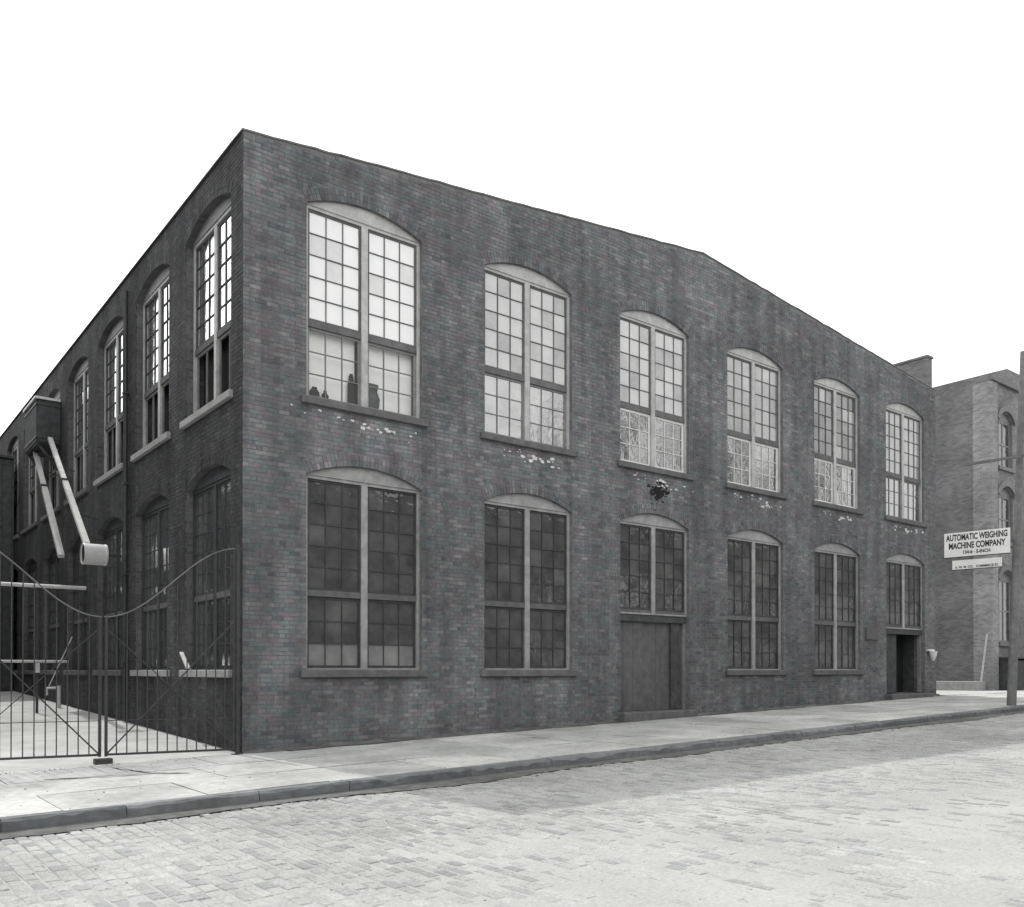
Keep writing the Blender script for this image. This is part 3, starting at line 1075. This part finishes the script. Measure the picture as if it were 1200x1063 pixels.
j = lathe('oil_can', [(.075, 0), (.075, .42), (.06, .46), (.05, .56), (.03, .62)], 10, 'soot', (FU[0] + 1.0, .212, zb))
j.scale = (1, .35, 1)
props(j, 'tall dark oil can against the blind beside the mullion of the first upper window', 'can')
j = lathe('vase', [(.08, 0), (.14, .1), (.16, .25), (.1, .38), (.13, .52)], 12, 'paint_dark', (FU[0] + 1.45, .212, zb))
j.scale = (1, .2, 1)
props(j, 'round bellied dark vessel just past the mullion in the first upper window', 'vase')

# pale round fitting near the last door
fx = empty('wall_fountain', 'small pale wall fitting with a tapered bowl beyond the last doorway', 'fitting', (23.45, 0, 1.95))
MB().box(-.2, .2, -.1, -.013, .1, .16).build('shelf', 'paint_white', fx)
mb = MB()
mb.tube([(0, -.07, .1), (0, -.07, -.05), (0, -.06, -.22)], .13, 10)
o = lathe('bowl', [(.03, -.22), (.09, -.1), (.13, .09)], 12, 'paint_white', (0, -.145, 0), fx)

# ------------------------------------------------------------------ iron gate
GH = Vector((-.13, -.12, 0))
GD = Vector((-.987, .16, 0)).normalized()
GN = Vector((GD.y, -GD.x, 0))
LW = 2.03
GZ = .09
def gp(t, z, d=0):
    p = GH + GD * t + GN * d
    return (p.x, p.y, z)
def curve_z(s):       # s: distance from the hinge side of a leaf
    return 2.24 + 1.2 * (math.cos(math.pi * s / LW) + 1) / 2
gate_post_r = MB()
gpst = empty('gate_post', 'slim iron gate post standing against the corner of the brick factory', 'post', (GH.x, GH.y, -.1))
gpst_m = MB().box(-.028, .028, -.028, .028, 0, 3.6).build('shaft', 'iron', gpst)
MB().box(-.08, .08, -.07, .07, .06, .115).build('base', 'iron', gpst)
def leaf(sign, t_h, label):
    """one leaf: hinge at t_h, running away from it by sign"""
    root = empty('gate_leaf', label, 'gate', gp(t_h, 0), 'leaves of the iron yard gate')
    T = lambda s: t_h + sign * s
    def add(name, mb):
        o = mb.build(name, 'iron', root)
        o.matrix_parent_inverse = Matrix.Translation(-Vector(root.location))
        return o
    add('stile', MB().bar(gp(T(.05), GZ), gp(T(.05), curve_z(0.05)), .035))
    add('stile', MB().bar(gp(T(LW - .03), GZ - .03), gp(T(LW - .03), curve_z(LW)), .04))
    add('bottom_rail', MB().bar(gp(T(.07), GZ), gp(T(LW - .05), GZ), .03, .035))
    add('middle_rail', MB().bar(gp(T(.07), .62), gp(T(LW - .05), .62), .01, .012))
    tp = MB().tube([gp(T(LW * i / 24), curve_z(LW * i / 24)) for i in range(25)], .0115, 6)
    o = tp.build('top_rail', 'coping', root)  # paler than the iron: sunlight on the curve is put into its colour
    o.matrix_parent_inverse = Matrix.Translation(-Vector(root.location))
    add('brace', MB().bar(gp(T(LW - .05), GZ + .02, .02), gp(T(.06), 2.2, .02), .022))
    add('brace', MB().bar(gp(T(.06), GZ + .08, -.02), gp(T(LW - .05), 2.05, -.02), .014))
    n = 12
    for i in range(1, n + 1):
        s = .05 + (LW - .08) * i / (n + 1)
        add('picket', MB().bar(gp(T(s), GZ + .01), gp(T(s), curve_z(s) - .01), .0155))
    return root
leaf(1, 0, 'right-hand leaf of the iron picket gate, hung at the factory corner')
leaf(-1, 2 * LW + .03, 'left-hand leaf of the iron picket gate, running out of view beside the pavement')
st_ = MB()
p = gp(LW + .015, 0)
st_.box(p[0] - .13, p[0] + .13, p[1] - .09, p[1] + .05, -.055, .035)
props(bevel(st_.build('gate_stop', 'iron'), .01), 'iron stop block in the pavement under the meeting gate leaves', 'gate stop')
p = gp(2 * LW + .1, 0)
ip = MB().box(p[0] - .03, p[0] + .03, p[1] - .03, p[1] + .03, -.15, 3.6).build('gate_post', 'iron')
props(ip, 'far left iron gate post holding the outer gate leaf', 'post')

# ------------------------------------------------------------------ hoist, chutes and yard clutter on the left
h = empty('hoist_housing', 'dark boarded hoist housing projecting high on the side wall under the eaves', 'hoist', (0, 14.3, 8.1))
for k in range(6):
    y0 = k * .3
    MB().box(-.65, -.6, y0 + .004, y0 + .296, 0, 1.25).build('plank', 'wood_dark', h)
for k in range(2):
    MB().box(-.6 + k * .29, -.315 + k * .29, -.05, 0, 0, 1.25).build('plank', 'wood_dark', h)
MB().box(-.7, -.02, -.1, 1.85, 1.251, 1.32).build('lid', 'zinc', h)
MB().box(-.59, -.02, .01, 1.79, -.05, 0).build('floor', 'wood_dark', h)
for zz in (.12, 1.08):
    MB().box(-.668, -.652, -.05, 1.82, zz, zz + .06).build('strap', 'iron', h)
    MB().box(-.65, -.02, -.068, -.052, zz, zz + .06).build('strap', 'iron', h)
for yy in (.1, 1.65):
    MB().bar((-.58, yy, -.05), (-.02, yy, -.75), .07).build('bracket', 'wood_dark', h)
def chute(name, a, b, w, label):
    t = empty(name, label, 'chute', b)
    a_, b_ = Vector(a) - Vector(b), Vector((0, 0, 0))
    m = a_.lerp(b_, .45)
    MB().bar(a_, m, w, w * .7).build('upper_length', 'wood_pale', t)
    MB().bar(m, b_, w * 1.15, w * .8).build('lower_length', 'wood_pale', t)
    MB().bar(m + Vector((0, 0, .06)), m - Vector((0, 0, .06)), w * 1.5, w * 1.3).build('coupling', 'iron', t)
    for q in (.3, .75):
        p_ = a_.lerp(b_, q)
        MB().bar(p_ + Vector((.02, 0, 0)), Vector((-b[0] - .02, p_.y, p_.z - .1)), .03).build('wall_bracket', 'iron', t)
    return t
chute('chute', (-.45, 16.1, 8.6), (-.6, 11.1, 4.42), .13, 'pale wooden chute farther from the street, slanting down the dark side wall')
chute('chute', (-.32, 14.1, 8.2), (-.6, 8.3, 4.42), .12, 'pale wooden chute nearer the street, ending at the zinc drum')
dr = empty('drum', 'short pale zinc drum hung at the foot of the nearer chute', 'drum', (-.6, 7.55, 4.1))
mb = MB()
prof = [(-.26, .235), (-.26, .25), (-.24, .255), (-.22, .245), (.2, .245), (.22, .255), (.25, .25)]
n = 24
vs = [(x_, r_ * math.cos(2 * math.pi * j / n), r_ * math.sin(2 * math.pi * j / n)) for (x_, r_) in prof for j in range(n)]
mb.add(vs, [(i * n + j, i * n + (j + 1) % n, (i + 1) * n + (j + 1) % n, (i + 1) * n + j) for i in range(len(prof) - 1) for j in range(n)])
mb.build('shell', 'zinc', dr)
mb = MB()
mb.add([(-.22, .235 * math.cos(2 * math.pi * j / n), .235 * math.sin(2 * math.pi * j / n)) for j in range(n)] + [(.24, .235 * math.cos(2 * math.pi * j / n), .235 * math.sin(2 * math.pi * j / n)) for j in range(n)], [tuple(range(n)), tuple(range(n, 2 * n))])
mb.build('end_plate', 'dark_inside', dr)
MB().bar((.25, 0, 0), (.59, 0, 0), .06).bar((0, 0, .25), (.58, 0, .42), .03).build('bracket', 'iron', dr)

# pipe trestle crossing the yard to the wall
tr = empty('pipe_trestle', 'two pale horizontal pipes on thin posts crossing the yard to the side wall', 'pipes', (0, 11, 0))
def part(name, mb, mat, root):
    o = mb.build(name, mat, root)
    o.matrix_parent_inverse = Matrix.Translation(-Vector(root.location))
    return o
part('pipe', MB().tube([(-7, 11, 3.6), (-.02, 11, 3.6)], .05, 8), 'zinc', tr)
part('pipe', MB().tube([(-7, 11, 1.64), (-.44, 11, 1.64)], .035, 8), 'wood_pale', tr)
for x_ in (-1.17, -3.6, -6.4):
    part('post', MB().bar((x_, 11.06, .1), (x_, 11.06, 3.6), .06), 'iron', tr)
    part('post_foot', MB().bar((x_, 10.99, 1.35), (x_, 10.99, 1.6), .09), 'zinc', tr)
part('tie', MB().tube([(-.9, 11, 1.0), (-.35, 11.0, 2.3)], .014, 5), 'zinc', tr)
# drooping wire along the side wall
mb = MB().tube([(-.1, 6.2 - .3 * k, 5.4 - .02 * k) for k in range(3)], .006, 5)
# small upright hydrant by the wall in the yard
hy = empty('standpipe', 'small pale standpipe at the foot of the dark side wall in the yard', 'standpipe', (-.35, 12.6, .36))
MB().tube([(0, 0, 0), (0, 0, .62)], .05, 8).build('pipe', 'zinc', hy)
MB().tube([(-.02, 0, .56), (-.3, 0, .56), (-.3, 0, .36)], .035, 8).build('spout', 'zinc', hy)
# pale plank leaning on the first ground-floor side sill
lpk = MB().bar((-.14, 2.75, 1.75), (-.16, 2.25, 1.42), .07, .03).build('batten', 'wood_pale')
props(lpk, 'short pale batten leaning on the nearest ground floor side sill', 'batten')

# timber annex closing the yard
an = empty('shed', 'tall dark boarded shed at the back of the yard beside the factory', 'shed', (-6, 22, .7))
x_ = -3.4
while x_ < 5.95:
    w_ = .3
    MB().box(x_ + .006, min(x_ + w_, 5.97) - .006, -.03 + random.uniform(-.012, .012), .02, 0, 8.35 + random.uniform(-.02, .02)).build('plank', 'wood_dark', an)
    x_ += w_
MB().box(-3.45, 5.97, -.1, 7, 8.42, 8.5).build('roof', 'roof', an)
MB().box(-3.4, 5.97, .03, 6.9, -1.2, 8.41).build('wall', 'wood_dark', an)

# ------------------------------------------------------------------ neighbouring building
nb = empty('corner_house', 'three-storey brick corner house with hooded arched windows across the side street', 'building', (33, 2.14, 0))
NX, NY, NZ = 33.0, 2.14, 13.9
NF = Plane((NX, NY, 0), (1, 0, 0), (0, -1, 0))
NS = Plane((NX, NY, 0), (0, 1, 0), (-1, 0, 0))
nopen = []
for zs, z0 in ((12.1, 10.1), (8.9, 6.9), (5.3, 2.6)):
    for k in range(4):
        nopen.append(opening(.75 + 2.9 * k, z0, zs, 1.35, .35))
def npart(name, mb, mat, parent=nb):
    o = mb.build(name, mat, parent)
    if parent is nb:
        o.matrix_parent_inverse = Matrix.Translation(-Vector(nb.location))
    return o
ntop = lambda u: NZ + min(u, 1.6) * .32
npart('wall', wall_mesh(NF, 12, ntop, lambda u: .2, nopen, .3, (1.6,)), 'brick_far')
npart('reveal', reveal_mesh(NF, nopen, .3), 'brick_far')
mb = MB()
mb.add([(NX, NY, .2), (NX, 20, .2), (NX, 20, NZ), (NX, NY, NZ)], [(0, 1, 2, 3)])
mb.add([(NX + 12, NY, .2), (NX + 12, 20, .2), (NX + 12, 20, NZ), (NX + 12, NY, NZ)], [(0, 1, 2, 3)])
mb.add([(NX, 20, .2), (NX + 12, 20, .2), (NX + 12, 20, NZ), (NX, 20, NZ)], [(0, 1, 2, 3)])
npart('side_wall', mb, 'brick_flat')
mb = MB()
mb.add([(NX, NY + .35, NZ - .1), (NX + 12, NY + .35, NZ - .1), (NX + 12, 20, NZ - .1), (NX, 20, NZ - .1)], [(0, 1, 2, 3)])
npart('roof', mb, 'roof')
npart('pilaster', MB().box(NX - .06, NX + .5, NY - .08, NY + .7, .5, NZ - .35), 'brick_pale')
npart('cornice', MB().box(NX - .1, NX + 12.05, NY - .14, NY - .002, NZ - .32, NZ - .1), 'coping')
for o_ in nopen:
    fr = lattice(NF, [o_['u0'] + .003, o_['u0'] + .09, o_['c'] - .03, o_['c'] + .03, o_['u1'] - .09, o_['u1'] - .003],
                 [o_['z0'] + .003, o_['z0'] + .1, (o_['z0'] + o_['zs']) / 2 - .03, (o_['z0'] + o_['zs']) / 2 + .03, o_['zs'] - .08, o_['zs'] + .003],
                 lambda i, j: not (i in (1, 3) and j in (1, 3)), -.12, -.17, 'window', 'paint_mid', nb)
    fr.matrix_parent_inverse = Matrix.Translation(-Vector(nb.location))
    for (a, b) in ((o_['u0'] + .09, o_['c'] - .03), (o_['c'] + .03, o_['u1'] - .09)):
        for (c_, d_) in ((o_['z0'] + .1, (o_['z0'] + o_['zs']) / 2 - .03), ((o_['z0'] + o_['zs']) / 2 + .03, o_['zs'] - .08)):
            pbox(MB(), NF, a - .002, b + .002, c_ - .002, d_ + .002, -.142, -.148).build('pane', 'g_dark', fr)
    pts = [(o_['u0'] + .003, o_['zs'] + .006)] + [(o_['u0'] + 1.35 * k / 10, arch_z(o_, o_['u0'] + 1.35 * k / 10) - .003) for k in range(1, 10)] + [(o_['u1'] - .003, o_['zs'] + .006)]
    m_ = len(pts)
    mb = MB()
    mb.add([NF(u, z, d) for d in (-.11, -.17) for (u, z) in pts], [tuple(range(m_)), tuple(range(m_, 2 * m_))] + [(i, (i + 1) % m_, m_ + (i + 1) % m_, m_ + i) for i in range(m_)])
    mb.build('arch_panel', 'paint_mid', fr)
    # hood mould
    mb = MB()
    ring = []
    K = 12
    for k in range(K + 1):
        a = -o_['th'] * 1.12 + 2.24 * o_['th'] * k / K
        ring.append([NF(o_['c'] + rr * math.sin(a), o_['zc'] + rr * math.cos(a), dd) for rr in (o_['R'] + .05, o_['R'] + .27) for dd in (-.01, .1)])
    vs = [p for r in ring for p in r]
    fs = []
    for k in range(K):
        a, b = 4 * k, 4 * k + 4
        fs += [(a, a + 1, b + 1, b), (a + 2, b + 2, b + 3, a + 3), (a + 1, a + 3, b + 3, b + 1)]
    fs += [(0, 2, 3, 1), (4 * K, 4 * K + 1, 4 * K + 3, 4 * K + 2)]
    mb.add(vs, fs)
    mb.build('hood_mould', 'coping', fr)
    pbox(MB(), NF, o_['u0'] - .12, o_['u1'] + .12, o_['z0'] - .15, o_['z0'], .1, -.1).build('sill', 'coping', fr)
# stone platform and steps at the foot of the house
pf = MB().box(NX - .85, NX - .005, NY + .2, 16, .2, .95).build('loading_platform', 'pale_stone')
props(bevel(pf, .015), 'low stone loading platform along the corner house wall on the side street', 'platform')
cd = empty('cellar_entry', 'dark boarded cellar entry at the street front of the corner house', 'cellar door', (NX + .7, NY - .02, .55))
MB().box(0, .06, -.6, 0, 0, 1.35).build('side', 'wood_dark', cd)
MB().box(1.9, 1.96, -.6, 0, 0, 1.35).build('side', 'wood_dark', cd)
for k in range(9):
    MB().box(.065 + k * .2, .26 + k * .2, -.6, -.56, .02, 1.28).build('plank', 'wood_dark', cd)
MB().box(-.06, 2.02, -.66, 0, 1.351, 1.42).build('lid', 'wood_dark', cd)
lpole = MB().tube([(32.2, 1.96, 2.9), (32.1, 2.16, .955)], .035, 7).build('pole', 'wood_pale')
props(lpole, 'thin pale pole leaning against the corner house above the platform', 'pole')

# ------------------------------------------------------------------ telegraph pole and sign
PX, PY = 19.52, -4.1
tp = empty('telegraph_pole', 'tall weathered telegraph pole at the kerb near the last doorway', 'pole', (PX, PY, gz(PX)))
MB().tube([(.1 + .07 * k, -.05 - .03 * k, -.4 + 10.0 * k / 6) for k in range(7)], .12, 12, .075).build('shaft', 'pole_wood', tp)
ca = MB().bar((.25, -.6, 6.7), (.0, 1.25, 6.7), .06, .07).build('crossarm', 'pole_wood', tp)
MB().tube([(.02, 1.15, 6.72), (-.02, 1.35, 6.84), (-.08, 1.62, 7.02)], .01, 5).build('stay_wire', 'coping', tp)
sg = Vector((-.148, .989, 0)).normalized()
sn = Vector((-.989, -.148, 0)).normalized()
SC = Vector((PX, PY, 0)) + sn * .17
def sign(t0, t1, z0, z1, label, lines):
    root = empty('sign', label, 'sign', tuple(SC + sg * ((t0 + t1) / 2) + Vector((0, 0, (z0 + z1) / 2))), 'signboards on the telegraph pole')
    hw, hh = (t1 - t0) / 2, (z1 - z0) / 2
    vs = [sg * a + sn * d + Vector((0, 0, b)) for b in (-hh, hh) for d in (0, .03) for a in (-hw, hw)]
    MB().add(vs, BOXF).build('board', 'sign', root)
    e = .014
    mb = MB()
    for (a0, a1, b0, b1) in ((-hw, hw, -hh - e, -hh), (-hw, hw, hh, hh + e), (-hw - e, -hw, -hh - e, hh + e), (hw, hw + e, -hh - e, hh + e)):
        pass
    MB().add([sg * a + sn * d + Vector((0, 0, b)) for b in (-hh - .02, -hh - .001) for d in (-.005, .04) for a in (-hw, hw)], BOXF).build('bottom_trim', 'paint_dark', root)
    rot = Matrix((-sg, Vector((0, 0, 1)), sn)).transposed().to_euler()
    for (txt, size, zz, wid) in lines:
        cu = bpy.data.curves.new('lettering', 'FONT')
        cu.body = txt
        cu.size = size
        cu.align_x = 'CENTER'
        cu.align_y = 'CENTER'
        cu.extrude = .0015
        cu.offset = size * .03
        cu.materials.append(M['letter'])
        o = bpy.data.objects.new('lettering', cu)
        COL.objects.link(o)
        o.parent = root
        o.location = sn * .033 + Vector((0, 0, zz))
        o.rotation_euler = rot
        bpy.context.view_layer.update()
        if o.dimensions.x > 1e-6:
            sx = wid / o.dimensions.x
            me = bpy.data.meshes.new_from_object(o)
            me.name = 'lettering'
            bpy.data.objects.remove(o)
            o = link('lettering', me, root)
            o.location = sn * .033 + Vector((0, 0, zz))
            o.rotation_euler = rot
            o.scale = (sx, 1, 1)
            o['kind'] = 'stuff'
    return root
sign(-.13, 1.52, 4.55, 5.22, 'large white painted board with two rows of black company lettering on the pole',
     [('AUTOMATIC WEIGHING', .235, .19, 1.54), ('MACHINE COMPANY', .235, -.04, 1.42), ('134-6 · 5-INCH', .13, -.225, .68)])
sign(.07, 1.31, 4.2, 4.45, 'narrow white board hung below the large company sign',
     [('A. W. M. CO.   COMMERCE ST.', .085, -.07, 1.1)])
br = MB().bar(SC + sg * .05 + Vector((0, 0, 4.88)) - sn * .02, SC + sg * .05 + Vector((0, 0, 4.88)) - sn * .16, .05).bar(SC + sg * .1 + Vector((0, 0, 4.3)) - sn * .02, SC + sg * .1 + Vector((0, 0, 4.3)) - sn * .16, .05)
o = br.build('sign_bracket', 'iron', tp)
o.matrix_parent_inverse = Matrix.Translation(-Vector(tp.location))

# ------------------------------------------------------------------ unseen building added across the yard to block sky from the side wall
wh = empty('shading_building', 'long unseen brick building added across the yard to shade the side wall', 'building', (-8.2, 1.0, 0))
WP = Plane((0, 0, -.6), (0, 1, 0), (1, 0, 0))
wo = [opening(1.5 + 4 * k, z0, z0 + 2.2, 1.5, .2) for k in range(9) for z0 in (2.2, 6.6)]
wall_mesh(WP, 38, lambda u: 12.6, lambda u: -.5, wo, .25).build('wall', 'brick_flat', wh)
reveal_mesh(WP, wo, .25).build('reveal', 'brick_flat', wh)
mb = MB()
mb.add([(0, 0, -1), (-8, 0, -1), (-8, 0, 12), (0, 0, 12)], [(0, 1, 2, 3)])
mb.add([(0, 38, -1), (-8, 38, -1), (-8, 38, 12), (0, 38, 12)], [(0, 1, 2, 3)])
mb.add([(-8, 0, -1), (-8, 38, -1), (-8, 38, 12), (-8, 0, 12)], [(0, 1, 2, 3)])
mb.build('side_wall', 'brick_flat', wh)
MB().box(-8.05, .1, -.05, 38.05, 12.002, 12.2).build('roof', 'roof', wh)
for o_ in wo:
    fr = lattice(WP, [o_['u0'] + .01, o_['u0'] + .09, o_['u1'] - .09, o_['u1'] - .01], [o_['z0'] + .01, o_['z0'] + .09, o_['z0'] + 1.1, o_['z0'] + 1.18, o_['zs'] - .08, o_['zs'] + .18],
                 lambda i, j: not (i == 1 and j in (1, 3)), -.1, -.15, 'window', 'paint_dark', wh)
    for (a_, b_) in ((o_['z0'] + .09, o_['z0'] + 1.1), (o_['z0'] + 1.18, o_['zs'] - .08)):
        pbox(MB(), WP, o_['u0'] + .08, o_['u1'] - .08, a_, b_, -.12, -.13).build('pane', 'g_dark2', fr)

# ------------------------------------------------------------------ across the street: what the panes mirror
OP = -21.5
def row_house(x0, w, h, label, mat):
    b = empty('row_house', label, 'building', (x0, OP, gz(x0) - KH), 'buildings facing the factory across the street')
    P = Plane((0, 0, 0), (1, 0, 0), (0, 1, 0))
    ops = []
    k = 0
    u = 1.0
    while u + 1.2 < w:
        for z0 in (1.2, 4.6, 7.9):
            if z0 + 2.4 < h:
                ops.append(opening(u, z0, z0 + 1.7, 1.1, .15))
        u += 2.6
    wall_mesh(P, w, lambda u: h, lambda u: -.6, ops, .25).build('wall', mat, b)
    reveal_mesh(P, ops, .25).build('reveal', mat, b)
    mb = MB()
    mb.add([(0, 0, -.6), (0, -9, -.6), (0, -9, h), (0, 0, h)], [(0, 1, 2, 3)])
    mb.add([(w, 0, -.6), (w, -9, -.6), (w, -9, h), (w, 0, h)], [(0, 1, 2, 3)])
    mb.add([(0, -9, -.6), (w, -9, -.6), (w, -9, h), (0, -9, h)], [(0, 1, 2, 3)])
    mb.build('side_wall', mat, b)
    MB().box(-.05, w + .05, -9, .35, h + .002, h + .3).build('roof', 'roof', b)
    for o in ops:
        fr = lattice(P, [o['u0'] + .01, o['u0'] + .07, o['u1'] - .07, o['u1'] - .01], [o['z0'] + .01, o['z0'] + .08, o['z0'] + .85, o['z0'] + .92, o['zs'] - .06, o['zs'] + .12],
                     lambda i, j: not (i == 1 and j in (1, 3)), -.1, -.15, 'window', 'paint_pale', b)
        for (a_, b_) in ((o['z0'] + .08, o['z0'] + .85), (o['z0'] + .92, o['zs'] - .06)):
            pbox(MB(), P, o['u0'] + .06, o['u1'] - .06, a_, b_, -.12, -.13).build('pane', 'g_dark2', fr)
    return b
row_house(-24, 17, 9.6, 'long plain brick building opposite, nearest the gate', 'brick_flat')
row_house(-6.5, 14, 8.9, 'lower brick building opposite the near windows', 'brick_far')
row_house(8, 16, 9.9, 'brick building opposite the boarded door', 'brick_flat')
row_house(24.5, 20, 9.2, 'wide brick building opposite the last doorway', 'brick_far')
row_house(45, 26, 9.8, 'farthest brick building of the opposite side', 'brick_flat')

def tree(x, y, h, r, label):
    root = empty('street_tree', label, 'tree', (x, y, gz(x) - .05), 'trees on the opposite pavement')
    mb = MB().tube([(0, 0, 0), (.08, .05, h * .25), (-.05, .1, h * .5), (.1, 0, h * .8)], .22, 9, .06)
    limbs = []
    for k in range(9):
        a = k * 2.4
        z0 = h * (.32 + .05 * k)
        e = (math.cos(a) * r * .75, math.sin(a) * r * .75, z0 + h * .2)
        mb.tube([(0, .05, z0), (e[0] * .5, e[1] * .5, z0 + h * .08), e], .07, 6, .02)
        limbs.append(e)
    mb.build('trunk', 'bark', root)
    n = 5200
    cl = np.array(limbs + [(0, 0, h * .9), (.5, .4, h * .75), (-.6, .3, h * .8)])
    c = cl[RNG.integers(0, len(cl), n)] + RNG.normal(0, 1, (n, 3)) * np.array([r * .27, r * .27, h * .075])
    a = RNG.normal(0, 1, (n, 3)); a /= np.linalg.norm(a, axis=1)[:, None]
    b = np.cross(a, RNG.normal(0, 1, (n, 3))); b /= np.linalg.norm(b, axis=1)[:, None]
    s = RNG.uniform(.07, .14, n)[:, None]
    v = np.stack([c - a * s, c + b * s * .6, c + a * s, c - b * s * .6], 1).reshape(-1, 3)
    me = bpy.data.meshes.new('crown')
    me.from_pydata(v.tolist(), [], np.arange(4 * n).reshape(-1, 4).tolist())
    me.materials.append(M['leaf'])
    link('crown', me, root)
for (x_, h_, r_, lb) in ((27.0, 15.5, 2.6, 'tall leafy tree opposite, nearest of the three'), (36.0, 16.5, 2.8, 'tallest leafy tree opposite, between the other two'), (45.5, 15, 2.5, 'leafy tree opposite, farthest up the street')):
    tree(x_, -19.5, h_, r_, lb)

for o in list(COL.objects):
    if o.type == 'MESH' and o.name.split('.')[0] in ('chimney', 'plank', 'loading_platform'):
        pass
